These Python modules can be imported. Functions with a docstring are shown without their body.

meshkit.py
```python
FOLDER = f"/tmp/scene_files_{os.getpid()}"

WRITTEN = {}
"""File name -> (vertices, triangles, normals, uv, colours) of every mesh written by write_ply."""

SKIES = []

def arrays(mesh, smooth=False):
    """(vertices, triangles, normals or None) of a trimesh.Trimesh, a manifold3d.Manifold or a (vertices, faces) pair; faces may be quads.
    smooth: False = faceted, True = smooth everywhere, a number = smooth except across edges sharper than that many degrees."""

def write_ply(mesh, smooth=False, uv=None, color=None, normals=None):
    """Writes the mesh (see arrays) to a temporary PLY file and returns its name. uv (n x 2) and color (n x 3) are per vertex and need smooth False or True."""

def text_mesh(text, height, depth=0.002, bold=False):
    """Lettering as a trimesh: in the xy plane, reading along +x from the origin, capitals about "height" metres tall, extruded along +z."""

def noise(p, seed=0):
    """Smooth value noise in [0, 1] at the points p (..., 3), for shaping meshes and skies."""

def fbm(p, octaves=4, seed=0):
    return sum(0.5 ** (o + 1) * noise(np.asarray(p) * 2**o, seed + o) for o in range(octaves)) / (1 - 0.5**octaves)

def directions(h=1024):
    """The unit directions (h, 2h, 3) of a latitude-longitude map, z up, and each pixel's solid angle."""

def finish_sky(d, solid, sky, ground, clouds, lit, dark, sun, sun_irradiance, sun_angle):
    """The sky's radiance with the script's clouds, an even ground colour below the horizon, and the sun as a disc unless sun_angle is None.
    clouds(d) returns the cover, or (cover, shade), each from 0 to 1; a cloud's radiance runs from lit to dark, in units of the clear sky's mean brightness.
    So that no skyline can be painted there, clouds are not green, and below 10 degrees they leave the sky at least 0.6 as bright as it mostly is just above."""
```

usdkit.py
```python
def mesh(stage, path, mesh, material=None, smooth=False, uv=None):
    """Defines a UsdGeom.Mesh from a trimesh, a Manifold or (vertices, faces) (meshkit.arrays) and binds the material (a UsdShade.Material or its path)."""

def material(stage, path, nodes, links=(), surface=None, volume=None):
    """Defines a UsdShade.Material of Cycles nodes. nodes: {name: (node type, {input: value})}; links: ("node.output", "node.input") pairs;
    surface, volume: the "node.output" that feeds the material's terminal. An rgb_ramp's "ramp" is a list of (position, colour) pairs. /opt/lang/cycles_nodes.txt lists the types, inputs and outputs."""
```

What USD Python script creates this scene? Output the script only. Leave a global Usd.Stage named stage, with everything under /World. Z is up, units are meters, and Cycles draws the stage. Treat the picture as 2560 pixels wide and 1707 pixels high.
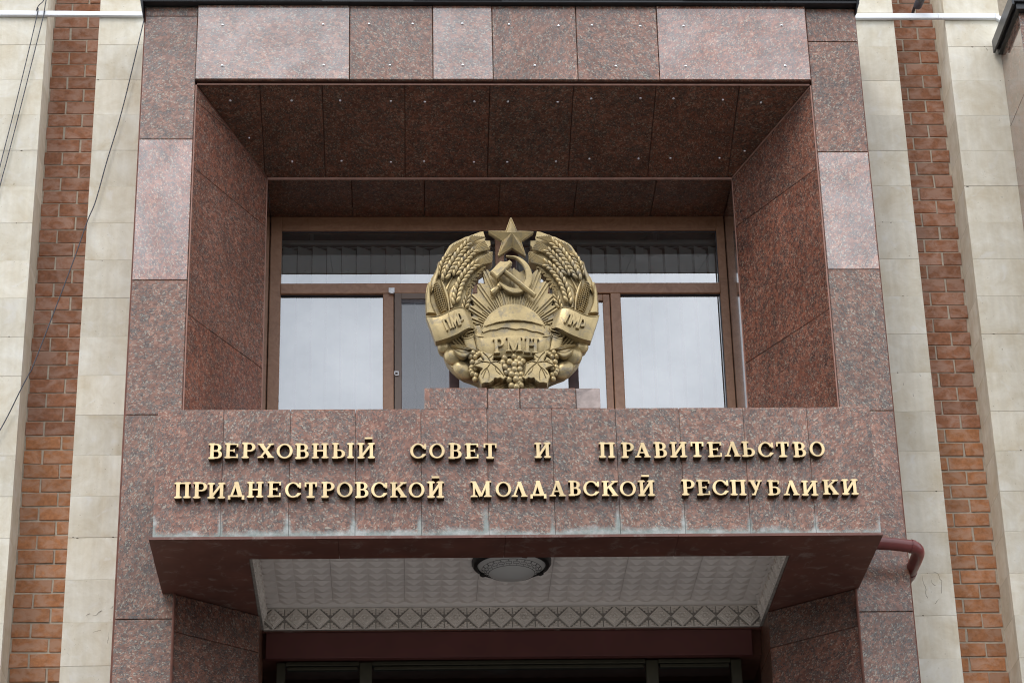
import math, random
import numpy as np, trimesh, usdkit, meshkit
from shapely.geometry import Polygon, LineString, Point, box as sbox
from shapely.ops import unary_union
from shapely import affinity
from pxr import Usd, UsdGeom, UsdLux, UsdShade, Gf, Sdf
rng = random.Random(7)
stage = Usd.Stage.CreateInMemory()
UsdGeom.SetStageUpAxis(stage, 'Z'); UsdGeom.SetStageMetersPerUnit(stage, 1.0)
stage.SetDefaultPrim(UsdGeom.Xform.Define(stage, '/World').GetPrim())

# ------------------------------------------------------------------ camera, sky, sun, exposure
EXPOSURE = 0.20
SKY = 0.12
CLOUD_DARK, CLOUD_LIT = (7.4, 8.1, 9.2), (21.6, 22.5, 23.8)
SUN_DIR = np.array([-0.5, -0.75, 1.05]); SUN_DIR /= np.linalg.norm(SUN_DIR)      # towards the sun
SUN_I, SUN_ANGLE = 0.3, 18.0
cam = UsdGeom.Camera.Define(stage, '/World/camera')
RIGHT, FWD, UP = (0.99906641, -0.0373373, -0.02173096), (0.04308665, 0.89772742, 0.43843931), (0.00313834, -0.4389663, 0.89849805)
CAM = (0.0, -15.3, 1.65)
cam.AddTransformOp().Set(Gf.Matrix4d(*RIGHT, 0, *UP, 0, -FWD[0], -FWD[1], -FWD[2], 0, *CAM, 1))
cam.CreateHorizontalApertureAttr(36.0); cam.CreateVerticalApertureAttr(36.0 * 682 / 1024)
cam.CreateFocalLengthAttr(87.05); cam.CreateClippingRangeAttr(Gf.Vec2f(0.1, 2000)); cam.CreateExposureAttr(EXPOSURE)

def mat(name, nodes, links=(), surface='p.BSDF', volume=None):
    return usdkit.material(stage, '/World/Looks/' + name, nodes, links, surface=surface, volume=volume)
el, rot = math.asin(SUN_DIR[2]), math.atan2(SUN_DIR[0], SUN_DIR[1])
skym = mat('sky', {
    'tc': ('texture_coordinate', {}), 'map': ('mapping', {'scale': (1, 1, 1.9), 'location': (3.1, 0.4, 0.2)}),
    's': ('sky_texture', {'sky_type': 'single_scattering', 'sun_disc': False, 'sun_elevation': el, 'sun_rotation': rot}),
    'n': ('noise_texture', {'scale': 2.8, 'detail': 9, 'roughness': 0.62, 'distortion': 0.3}),
    'r': ('rgb_ramp', {'ramp': [(0.30, CLOUD_DARK), (0.52, tuple(0.5 * (a + b) for a, b in zip(CLOUD_DARK, CLOUD_LIT))), (0.72, CLOUD_LIT)]}),
    'm': ('mix', {'fac': 0.94}), 'bg': ('background_shader', {'strength': SKY})},
    [('tc.generated', 'map.vector'), ('map.vector', 'n.vector'), ('n.fac', 'r.fac'), ('s.color', 'm.color1'), ('r.color', 'm.color2'), ('m.color', 'bg.color')], surface='bg.background')
dome = UsdLux.DomeLight.Define(stage, '/World/sky')
UsdShade.MaterialBindingAPI.Apply(dome.GetPrim()).Bind(skym)
dome.GetPrim().SetCustomDataByKey('kind', 'structure')
sun = UsdLux.DistantLight.Define(stage, '/World/sun')
sun.CreateNormalizeAttr(True); sun.CreateIntensityAttr(SUN_I); sun.CreateAngleAttr(SUN_ANGLE); sun.CreateColorAttr(Gf.Vec3f(1.0, 0.96, 0.9))
sun.AddTransformOp().Set(Gf.Matrix4d(Gf.Rotation(Gf.Vec3d(0, 0, 1), Gf.Vec3d(*map(float, SUN_DIR))), Gf.Vec3d(0, 0, 0)))

# ------------------------------------------------------------------ scene tree helpers
_taken = {}
def numbered(base, name):
    n = _taken.get((base, name), 0); _taken[(base, name)] = n + 1
    return f'{base}/{name}' + (f'_{n:03d}' if n else '')
class Node:
    def __init__(s, path, prim, loc): s.path, s.prim, s.loc = path, prim, np.array(loc, float)
def tag(prim, label=None, cat=None, group=None, kind=None):
    for k, v in (('label', label), ('category', cat), ('group', group), ('kind', kind)):
        if v: prim.SetCustomDataByKey(k, v)
def thing(name, label, cat, loc=(0, 0, 0), group=None):
    p = numbered('/World', name); x = UsdGeom.Xform.Define(stage, p); x.AddTranslateOp().Set(Gf.Vec3d(*map(float, loc)))
    tag(x.GetPrim(), label, cat, group); return Node(p, x.GetPrim(), loc)
def part(parent, name, mesh, m, smooth=False, label=None, kind=None):
    base, loc = (parent.path, parent.loc) if parent else ('/World', np.zeros(3))
    v, f = (mesh.vertices, mesh.faces) if hasattr(mesh, 'vertices') else mesh
    p = numbered(base, name)
    g = usdkit.mesh(stage, p, (np.asarray(v, float) - loc, np.asarray(f)), m, smooth=smooth)
    tag(g.GetPrim(), label, None, None, kind); return Node(p, g.GetPrim(), loc)
def group_part(parent, name):
    p = numbered(parent.path, name); x = UsdGeom.Xform.Define(stage, p); return Node(p, x.GetPrim(), parent.loc)
cat_ = trimesh.util.concatenate

# ------------------------------------------------------------------ mesh helpers
def hull(pts): return trimesh.convex.convex_hull(np.asarray(pts, float))
def box(x0, x1, y0, y1, z0, z1, b=0.0):
    if b <= 0:
        m = trimesh.creation.box((x1 - x0, y1 - y0, z1 - z0)); m.apply_translation(((x0 + x1) / 2, (y0 + y1) / 2, (z0 + z1) / 2)); return m
    P = []
    for i in (0, 1):
        for j in (0, 1):
            for k in (0, 1):
                c = np.array([(x0, x1)[i], (y0, y1)[j], (z0, z1)[k]]); s = np.array([1 - 2 * i, 1 - 2 * j, 1 - 2 * k]) * b
                for a in range(3):
                    q = c + s; q[a] = c[a]; P.append(q)
    return hull(P)
def slab(pts, n, t, b=0.003, jit=0.0):
    """A stone slab: its visible face has the corners pts, n points out of the face; thickness t behind it, edges chamfered by b."""
    P = np.asarray(pts, float); n = np.asarray(n, float); n /= np.linalg.norm(n)
    if jit: P = P + n * (rng.uniform(-jit, jit) + np.array([rng.uniform(-jit, jit) * 0.5 for _ in P])[:, None])
    e1 = P[1] - P[0]; e1 /= np.linalg.norm(e1); e2 = np.cross(n, e1); c = P.mean(0)
    q = [((p - c) @ e1, (p - c) @ e2, (p - c) @ n) for p in P]
    inn = list(Polygon([(a, b_) for a, b_, _ in q]).buffer(-b, join_style=2).exterior.coords)[:-1]
    A = np.array([[a, b_, 1] for a, b_, _ in q]); co = np.linalg.lstsq(A, np.array([h for *_, h in q]), rcond=None)[0]
    out = []
    for a, b_ in inn: out.append(c + e1 * a + e2 * b_ + n * (co @ (a, b_, 1)))
    for a, b_, h in q:
        out.append(c + e1 * a + e2 * b_ + n * (h - b)); out.append(c + e1 * a + e2 * b_ + n * (h - t))
    return hull(out)
def tube(pts, r, k=8, cap=True):
    P = np.asarray(pts, float); n = len(P); R = np.broadcast_to(r, (n,)); V = []; prev = None
    for i in range(n):
        t = P[min(i + 1, n - 1)] - P[max(i - 1, 0)]; t = t / (np.linalg.norm(t) + 1e-12)
        if prev is None:
            a = np.array([0, 0, 1.0]) if abs(t[2]) < 0.9 else np.array([1.0, 0, 0])
        else: a = prev
        u = a - t * (a @ t); u /= np.linalg.norm(u); w = np.cross(t, u); prev = u
        for j in range(k):
            th = 2 * math.pi * j / k; V.append(P[i] + R[i] * (u * math.cos(th) + w * math.sin(th)))
    F = []
    for i in range(n - 1):
        for j in range(k):
            a, b = i * k + j, i * k + (j + 1) % k; F += [(a, b, b + k), (a, b + k, a + k)]
    if cap:
        V += [P[0], P[-1]]; c0, c1 = n * k, n * k + 1
        for j in range(k): F += [(c0, (j + 1) % k, j), (c1, (n - 1) * k + j, (n - 1) * k + (j + 1) % k)]
    return trimesh.Trimesh(V, F, process=False)
def smoothline(pts, n=24):
    P = np.asarray(pts, float); Q = np.vstack([2 * P[0] - P[1], P, 2 * P[-1] - P[-2]]); out = []
    m = len(P) - 1
    for s in np.linspace(0, m, n):
        i = min(int(s), m - 1); t = s - i; a, b, c, d = Q[i:i + 4]
        out.append(0.5 * ((2 * b) + (c - a) * t + (2 * a - 5 * b + 4 * c - d) * t * t + (-a + 3 * b - 3 * c + d) * t ** 3))
    return np.array(out)
def extrude(poly, h):
    gs = [g for g in getattr(poly, 'geoms', [poly]) if g.area > 1e-9]
    return cat_([trimesh.creation.extrude_polygon(g, h, engine='earcut') for g in gs])

# ------------------------------------------------------------------ materials
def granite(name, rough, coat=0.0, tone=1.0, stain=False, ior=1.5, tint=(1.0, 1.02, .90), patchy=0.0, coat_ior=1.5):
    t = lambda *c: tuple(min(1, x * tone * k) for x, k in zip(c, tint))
    n = {'g': ('geometry', {}), 'oi': ('object_info', {}),
         'off': ('vector_math', {'math_type': 'scale', 'vector1': (37.0, 17.0, 53.0)}), 'add': ('vector_math', {'math_type': 'add'}),
         'ang': ('math', {'math_type': 'multiply', 'value2': 40.0}),
         'vr': ('vector_rotate', {'rotate_type': 'axis', 'axis': (0.15, 1.0, 0.1)}), 'mp': ('mapping', {'scale': (1.25, 1.0, 0.85)}),
         'dn': ('noise_texture', {'scale': 40, 'detail': 2}), 'ds': ('vector_math', {'math_type': 'scale', 'scale': 0.03}), 'dadd': ('vector_math', {'math_type': 'add'}),
         # rose feldspar, in soft-edged grains
         'v0': ('voronoi_texture', {'scale': 48}), 's0': ('separate_color', {}), 'b0': ('noise_texture', {'scale': 34, 'detail': 3, 'roughness': 0.6}), 'mr': ('math', {'math_type': 'multiply_add', 'value2': 0.5}), 'mr2': ('math', {'math_type': 'multiply_add', 'value2': 0.5, 'value3': 0.0}),
         'r0': ('rgb_ramp', {'ramp': [(0.18, t(.115, .053, .040)), (0.42, t(.195, .086, .064)), (0.62, t(.252, .118, .089)), (0.82, t(.34, .178, .138))]}),
         # blue-grey mica, in clusters
         'v1': ('voronoi_texture', {'scale': 118}), 's1': ('separate_color', {}), 'cl': ('noise_texture', {'scale': 17, 'detail': 4, 'roughness': 0.62}),
         'th': ('map_range', {'from_min': 0.36, 'from_max': 0.64, 'to_min': 0.0, 'to_max': 0.85, 'clamp': True}), 'lt': ('math', {'math_type': 'less_than'}), 'la': ('math', {'math_type': 'multiply', 'value2': 0.72}),
         'c1': ('rgb_ramp', {'ramp': [(0.0, t(.028, .028, .031)), (0.4, t(.060, .060, .066)), (0.85, t(.14, .132, .132))]}), 'm1': ('mix', {}),
         # pale quartz specks
         'v2': ('voronoi_texture', {'scale': 112}), 's2': ('separate_color', {}), 'sp': ('math', {'math_type': 'greater_than', 'value2': 0.905}), 'sa': ('math', {'math_type': 'multiply', 'value2': 0.52}),
         'm2': ('mix', {'color2': t(.43, .39, .35)}),
         'big': ('noise_texture', {'scale': 2.4, 'detail': 4}), 'tv': ('map_range', {'clamp': True, 'from_min': 0.25, 'from_max': 0.75, 'to_min': 0.78, 'to_max': 1.22}), 'tm0': ('mix', {'mix_type': 'multiply', 'fac': 1.0}),
         'hu': ('rgb_ramp', {'ramp': [(0.0, (1.10, .97, .92)), (0.5, (1.02, 1.0, .99)), (1.0, (.96, .985, .985))]}), 'tm': ('mix', {'mix_type': 'multiply', 'fac': 1.0}),
         'ro': ('map_range', {'clamp': True, 'to_min': rough - 0.05, 'to_max': rough + 0.06}),
         'wv': ('noise_texture', {'scale': 3.2, 'detail': 1}), 'bm': ('bump', {'strength': 0.05, 'distance': 0.01}),
         'wm': ('mapping', {'scale': (7.0, 7.0, 0.55)}), 'wn': ('noise_texture', {'scale': 1.0, 'detail': 4, 'roughness': .6}), 'wr': ('map_range', {'clamp': True, 'from_min': .38, 'from_max': .68, 'to_min': .86, 'to_max': 1.06}), 'wx': ('mix', {'mix_type': 'multiply', 'fac': 1.0}),
         'pn': ('noise_texture', {'scale': 3.4, 'detail': 5, 'roughness': .6, 'distortion': .4}), 'pr': ('map_range', {'clamp': True, 'from_min': .36, 'from_max': .62, 'to_min': coat * (1 - patchy), 'to_max': coat}),
         'p': ('principled_bsdf', {'ior': ior, 'coat_weight': coat, 'coat_ior': coat_ior, 'coat_roughness': max(0.03, rough * 0.5)})}
    l = [('oi.random', 'off.scale'), ('g.position', 'add.vector1'), ('off.vector', 'add.vector2'), ('oi.random', 'ang.value1'), ('ang.value', 'vr.angle'), ('add.vector', 'vr.vector'), ('vr.vector', 'mp.vector'),
         ('mp.vector', 'dn.vector'), ('dn.color', 'ds.vector1'), ('ds.vector', 'dadd.vector2'), ('mp.vector', 'dadd.vector1'),
         ('dadd.vector', 'v0.vector'), ('v0.color', 's0.color'), ('mp.vector', 'b0.vector'), ('s0.r', 'mr2.value1'), ('b0.fac', 'mr.value1'), ('mr2.value', 'mr.value3'), ('mr.value', 'r0.fac'),
         ('dadd.vector', 'v1.vector'), ('v1.color', 's1.color'), ('mp.vector', 'cl.vector'), ('cl.fac', 'th.value'), ('s1.r', 'lt.value1'), ('th.result', 'lt.value2'), ('lt.value', 'la.value1'), ('la.value', 'm1.fac'), ('s1.g', 'c1.fac'), ('r0.color', 'm1.color1'), ('c1.color', 'm1.color2'),
         ('dadd.vector', 'v2.vector'), ('v2.color', 's2.color'), ('s2.g', 'sp.value1'), ('sp.value', 'sa.value1'), ('sa.value', 'm2.fac'), ('m1.color', 'm2.color1'),
         ('add.vector', 'big.vector'), ('big.fac', 'tv.value'), ('m2.color', 'tm0.color1'), ('tv.result', 'tm0.color2'), ('oi.random', 'hu.fac'), ('tm0.color', 'tm.color1'), ('hu.color', 'tm.color2'), ('oi.random', 'ro.value'), ('ro.result', 'p.roughness'),
         ('add.vector', 'wv.vector'), ('wv.fac', 'bm.height'), ('bm.normal', 'p.coat_normal')]
    l += [('add.vector', 'wm.vector'), ('wm.vector', 'wn.vector'), ('wn.fac', 'wr.value'), ('tm.color', 'wx.color1'), ('wr.result', 'wx.color2'), ('g.position', 'pn.vector'), ('pn.fac', 'pr.value')]
    if patchy: l.append(('pr.result', 'p.coat_weight'))
    last = 'wx.color'
    if stain:      # grey-green lime and copper runs along the lower edge of the canopy front and up its joints
        n.update({'xyz': ('separate_color', {}), 'zz': ('map_range', {'clamp': True, 'from_min': 7.33, 'from_max': 7.55, 'to_min': 1.0, 'to_max': 0.0}), 'zl': ('map_range', {'clamp': True, 'from_min': 7.316, 'from_max': 7.40, 'to_min': 0.82, 'to_max': 0.0}),
                  'xs': ('math', {'math_type': 'multiply_add', 'value2': 1 / 0.4127, 'value3': 1.563 / 0.4127}), 'xf': ('math', {'math_type': 'pingpong', 'value2': 0.5}), 'xr': ('map_range', {'clamp': True, 'from_min': 0.0, 'from_max': 0.10, 'to_min': 0.97, 'to_max': 0.0}),
                  'sn': ('noise_texture', {'scale': 13, 'detail': 6, 'roughness': 0.7}), 'sw': ('noise_texture', {'scale': 2.7, 'detail': 2}),
                  'j': ('math', {'math_type': 'multiply'}), 'jm': ('math', {'math_type': 'maximum'}), 'ns': ('math', {'math_type': 'multiply_add', 'value2': 0.8, 'value3': -0.52}), 'nw': ('math', {'math_type': 'multiply_add', 'value2': 0.9}), 'jn': ('math', {'math_type': 'add'}),
                  'sr': ('map_range', {'clamp': True, 'from_min': 0.62, 'from_max': 0.95, 'to_max': 0.8}),
                  'sc': ('rgb_ramp', {'ramp': [(0.3, (.15, .205, .185)), (0.5, (.27, .31, .29)), (0.68, (.45, .46, .44))]}), 'sm': ('mix', {})})
        l += [('g.position', 'xyz.color'), ('xyz.b', 'zz.value'), ('xyz.b', 'zl.value'), ('xyz.r', 'xs.value1'), ('xs.value', 'xf.value1'), ('xf.value', 'xr.value'), ('g.position', 'sn.vector'), ('g.position', 'sw.vector'),
              ('zz.result', 'j.value1'), ('xr.result', 'j.value2'), ('j.value', 'jm.value1'), ('zl.result', 'jm.value2'), ('sn.fac', 'ns.value1'), ('sw.fac', 'nw.value1'), ('ns.value', 'nw.value3'), ('jm.value', 'jn.value1'), ('nw.value', 'jn.value2'), ('jn.value', 'sr.value'), ('sr.result', 'sm.fac'),
              (last, 'sm.color1'), ('sn.fac', 'sc.fac'), ('sc.color', 'sm.color2')]
        last = 'sm.color'
    l.append((last, 'p.base_color'))
    return mat(name, n, l)
M = {}
M['granite'] = granite('granite', 0.30, tone=1.03, tint=(.97, 1.03, .93))
M['granite_gloss'] = granite('granite_gloss', 0.20, coat=1.0, ior=1.75, tone=1.12, patchy=.6, coat_ior=1.85)
M['granite_shaded'] = granite('granite_shaded', 0.38, tone=0.66, ior=1.33, tint=(1.08, .98, .80))  # same stone, tone lowered: shade under soffits and beside doors put into its colour
M['granite_reveal'] = granite('granite_reveal', 0.20, coat=0.5, tone=0.74, tint=(1.05, .98, .88), patchy=.6)  # base tone darkened as well, painting in the shade of the splayed opening
M['granite_mid'] = granite('granite_mid', 0.24, coat=0.6, patchy=.8, tone=1.0)
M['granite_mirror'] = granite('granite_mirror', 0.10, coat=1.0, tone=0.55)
M['granite_stained'] = granite('granite_stained', 0.34, stain=True, tone=1.02, tint=(.97, 1.03, .93))
def plain(name, col, rough=0.5, var=0.12, scale=6.0, metallic=0.0, bump=0.0, bscale=60, spec=0.5, rnd=0.0, dirt=None):
    a, b = tuple(c * (1 - var) for c in col), tuple(min(1, c * (1 + var)) for c in col)
    n = {'g': ('geometry', {}), 'n': ('noise_texture', {'scale': scale, 'detail': 5, 'roughness': 0.6}), 'r': ('rgb_ramp', {'ramp': [(0.3, a), (0.7, b)]}),
         'oi': ('object_info', {}), 'rv': ('map_range', {'clamp': True, 'to_min': 1 - rnd, 'to_max': 1 + rnd}), 'mm': ('mix', {'mix_type': 'multiply', 'fac': 1.0}),
         'p': ('principled_bsdf', {'roughness': rough, 'metallic': metallic, 'specular_ior_level': spec})}
    l = [('g.position', 'n.vector'), ('n.fac', 'r.fac'), ('r.color', 'mm.color1'), ('oi.random', 'rv.value'), ('rv.result', 'mm.color2')]
    last = 'mm.color'
    if dirt:
        dc, ds, lo, hi = dirt
        n.update({'dn': ('noise_texture', {'scale': ds, 'detail': 6, 'roughness': 0.7, 'distortion': 0.6}), 'dr': ('map_range', {'clamp': True, 'from_min': lo, 'from_max': hi}), 'dm': ('mix', {'color2': dc})})
        l += [('g.position', 'dn.vector'), ('dn.fac', 'dr.value'), ('dr.result', 'dm.fac'), (last, 'dm.color1')]; last = 'dm.color'
    l.append((last, 'p.base_color'))
    if bump:
        n.update({'bn': ('noise_texture', {'scale': bscale, 'detail': 4}), 'b': ('bump', {'strength': bump, 'distance': 0.01})})
        l += [('g.position', 'bn.vector'), ('bn.fac', 'b.height'), ('b.normal', 'p.normal')]
    return mat(name, n, l)
M['rust_mortar'] = plain('rust_mortar', (.135, .05, .032), .8, .3, 12)
M['pale_slab'] = plain('pale_slab', (.33, .26, .235), .5, .3, 14, dirt=((.16, .125, .115), 7, .5, .7))
M['flashing'] = plain('flashing', (.46, .48, .42), .5, .3, 5, dirt=((.12, .12, .11), 4, .58, .72))
M['black_flashing'] = plain('black_flashing', (.018, .018, .02), .35, .2, 5)
M['soffit_paint'] = plain('soffit_paint', (.135, .050, .034), .5, .25, 3, bump=.15, bscale=14, dirt=((.27, .21, .18), 9, .54, .76))
M['fascia_paint'] = plain('fascia_paint', (.11, .030, .026), .5, .15, 4)
M['plaster'] = plain('plaster', (.82, .75, .70), .7, .06, 4)
M['frieze'] = plain('frieze', (.76, .69, .62), .7, .08, 6)
M['frieze_dark'] = plain('frieze_dark', (.30, .27, .24), .8, .3, 20)  # darker tone for the flat ground between the frieze reliefs
M['cut_edge'] = plain('cut_edge', (.29, .15, .11), .6, .2, 25)
M['leaf_mass'] = plain('leaf_mass', (.045, .06, .025), .8, .4, 1.5)
M['steel'] = plain('steel', (.75, .75, .76), .22, .05, 5, metallic=1.0)
M['limestone'] = mat('limestone', {
    'g': ('geometry', {}), 'oi': ('object_info', {}), 'off': ('vector_math', {'math_type': 'scale', 'vector1': (7.0, 3.0, 9.0)}), 'add': ('vector_math', {'math_type': 'add'}),
    'n': ('noise_texture', {'scale': 4.0, 'detail': 7, 'roughness': .68, 'distortion': .4}), 'r': ('rgb_ramp', {'ramp': [(.30, (.535, .455, .33)), (.45, (.60, .54, .43)), (.58, (.66, .61, .51)), (.72, (.72, .69, .61))]}),
    'mp': ('mapping', {'scale': (26, 26, 1.2)}), 'st': ('noise_texture', {'scale': 1.0, 'detail': 3}), 'sr': ('map_range', {'clamp': True, 'from_min': .35, 'from_max': .7, 'to_min': .95, 'to_max': 1.03}), 'm1': ('mix', {'mix_type': 'multiply', 'fac': 1.0}),
    'pat': ('noise_texture', {'scale': 5.5, 'detail': 4, 'distortion': 1.6}), 'pr': ('map_range', {'clamp': True, 'from_min': .60, 'from_max': .72, 'to_max': .6}), 'm2': ('mix', {'color2': (.66, .63, .58)}),
    'spk': ('noise_texture', {'scale': 55, 'detail': 2}), 'skr': ('map_range', {'clamp': True, 'from_min': .71, 'from_max': .77, 'to_max': .55}), 'm3': ('mix', {'color2': (.22, .17, .12)}),
    'rv': ('map_range', {'clamp': True, 'to_min': .90, 'to_max': 1.06}), 'm4': ('mix', {'mix_type': 'multiply', 'fac': 1.0}),
    'bn': ('noise_texture', {'scale': 40, 'detail': 4}), 'b': ('bump', {'strength': .10, 'distance': .01}), 'p': ('principled_bsdf', {'roughness': .75, 'specular_ior_level': .3})},
    [('oi.random', 'off.scale'), ('g.position', 'add.vector1'), ('off.vector', 'add.vector2'), ('add.vector', 'n.vector'), ('n.fac', 'r.fac'), ('add.vector', 'mp.vector'), ('mp.vector', 'st.vector'), ('st.fac', 'sr.value'), ('r.color', 'm1.color1'), ('sr.result', 'm1.color2'),
     ('add.vector', 'pat.vector'), ('pat.fac', 'pr.value'), ('pr.result', 'm2.fac'), ('m1.color', 'm2.color1'), ('add.vector', 'spk.vector'), ('spk.fac', 'skr.value'), ('skr.result', 'm3.fac'), ('m2.color', 'm3.color1'), ('oi.random', 'rv.value'), ('m3.color', 'm4.color1'), ('rv.result', 'm4.color2'),
     ('m4.color', 'p.base_color'), ('g.position', 'bn.vector'), ('bn.fac', 'b.height'), ('b.normal', 'p.normal')])
def brickmat(name, base, pale):
    return mat(name, {
        'g': ('geometry', {}), 'oi': ('object_info', {}), 'off': ('vector_math', {'math_type': 'scale', 'vector1': (11.0, 5.0, 13.0)}), 'add': ('vector_math', {'math_type': 'add'}),
        'n': ('noise_texture', {'scale': 10, 'detail': 5, 'roughness': .6, 'distortion': .5}), 'r': ('map_range', {'clamp': True, 'from_min': .42, 'from_max': .60, 'to_max': .85}), 'mp': ('mapping', {'scale': (1.0, 1.0, 1.5)}),
        'n2': ('noise_texture', {'scale': 40, 'detail': 3}), 'r2': ('rgb_ramp', {'ramp': [(.3, tuple(c * .8 for c in base)), (.7, tuple(c * 1.18 for c in base))]}),
        'mx': ('mix', {'color2': pale}), 'rv': ('map_range', {'clamp': True, 'to_min': .84, 'to_max': 1.14}), 'mm': ('mix', {'mix_type': 'multiply', 'fac': 1.0}),
        'b': ('bump', {'strength': .2, 'distance': .006}), 'p': ('principled_bsdf', {'roughness': .8, 'specular_ior_level': .3})},
        [('oi.random', 'off.scale'), ('g.position', 'add.vector1'), ('off.vector', 'add.vector2'), ('add.vector', 'mp.vector'), ('mp.vector', 'n.vector'), ('n.fac', 'r.value'), ('add.vector', 'n2.vector'), ('n2.fac', 'r2.fac'),
         ('r2.color', 'mx.color1'), ('r.result', 'mx.fac'), ('oi.random', 'rv.value'), ('mx.color', 'mm.color1'), ('rv.result', 'mm.color2'), ('mm.color', 'p.base_color'), ('n2.fac', 'b.height'), ('b.normal', 'p.normal')])
M['brick'] = brickmat('brick', (.25, .103, .052), (.34, .20, .145))
M['brick_low'] = brickmat('brick_low', (.345, .145, .062), (.40, .23, .15))
M['mortar'] = plain('mortar', (.40, .335, .26), .9, .15, 30)
M['white_plastic'] = plain('white_plastic', (.74, .74, .76), .35, .04, 3)
M['cable'] = plain('cable', (.035, .036, .05), .5, .1, 8)
M['pipe_paint'] = plain('pipe_paint', (.135, .030, .027), .32, .2, 9)
M['brass'] = plain('brass', (.60, .45, .25), .36, .22, 6, metallic=0.85, rnd=.10)
M['dark_bronze'] = plain('dark_bronze', (.055, .035, .016), .5, .3, 20, metallic=0.5)
M['bronze'] = plain('bronze', (.37, .278, .138), .38, .2, 9, metallic=0.6, rnd=.06, bump=.12, bscale=70, dirt=((.17, .15, .12), 14, .50, .72))
M['rusty_steel'] = plain('rusty_steel', (.055, .026, .024), .6, .4, 16)
M['woodgrain'] = mat('woodgrain', {
    'g': ('geometry', {}), 'mp': ('mapping', {'scale': (9, 9, 9)}), 'n': ('noise_texture', {'scale': 1.2, 'detail': 5, 'roughness': .65, 'distortion': 2.0}), 'r': ('rgb_ramp', {'ramp': [(.3, (.235, .112, .058)), (.7, (.345, .18, .105))]}),
    'p': ('principled_bsdf', {'roughness': .42})}, [('g.position', 'mp.vector'), ('mp.vector', 'n.vector'), ('n.fac', 'r.fac'), ('r.color', 'p.base_color')])
M['door_metal'] = plain('door_metal', (.055, .048, .03), .4, .2, 8, metallic=.3)
M['screen_frame'] = plain('screen_frame', (.125, .08, .058), .45, .1, 8)
M['blind'] = plain('blind', (.84, .84, .83), .7, .03, 4, rnd=.12)
M['room'] = plain('room', (.30, .29, .28), .8, .03, 2)
M['grey_paving'] = plain('grey_paving', (.10, .095, .088), .85, .15, 3)
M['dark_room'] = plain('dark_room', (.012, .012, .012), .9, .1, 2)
M['lamp_glass'] = plain('lamp_glass', (.55, .54, .52), .25, .03, 4)
M['lamp_metal'] = plain('lamp_metal', (.012, .011, .010), .4, .1, 4)
def glass(name, tint, fres):
    return mat(name, {'f': ('fresnel', {'IOR': fres}), 't': ('transparent_bsdf', {'color': tint}), 'gl': ('glossy_bsdf', {'roughness': 0.0, 'color': (1, 1, 1)}), 'm': ('mix_closure', {})},
               [('f.fac', 'm.fac'), ('t.BSDF', 'm.closure1'), ('gl.BSDF', 'm.closure2')], surface='m.closure')
M['glass'] = glass('glass', (.82, .84, .84), 3.6)
M['door_glass'] = glass('door_glass', (.5, .5, .5), 1.5)
M['fly_mesh'] = mat('fly_mesh', {'d': ('diffuse_bsdf', {'color': (.10, .10, .11)}), 't': ('transparent_bsdf', {'color': (1, 1, 1)}), 'm': ('mix_closure', {'fac': .48})}, [('t.BSDF', 'm.closure1'), ('d.BSDF', 'm.closure2')], surface='m.closure')

# ------------------------------------------------------------------ ground
g = part(None, 'ground', box(-150, 150, -150, 60, -0.3, 0.0), M['grey_paving']); tag(g.prim, kind='structure')

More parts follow.
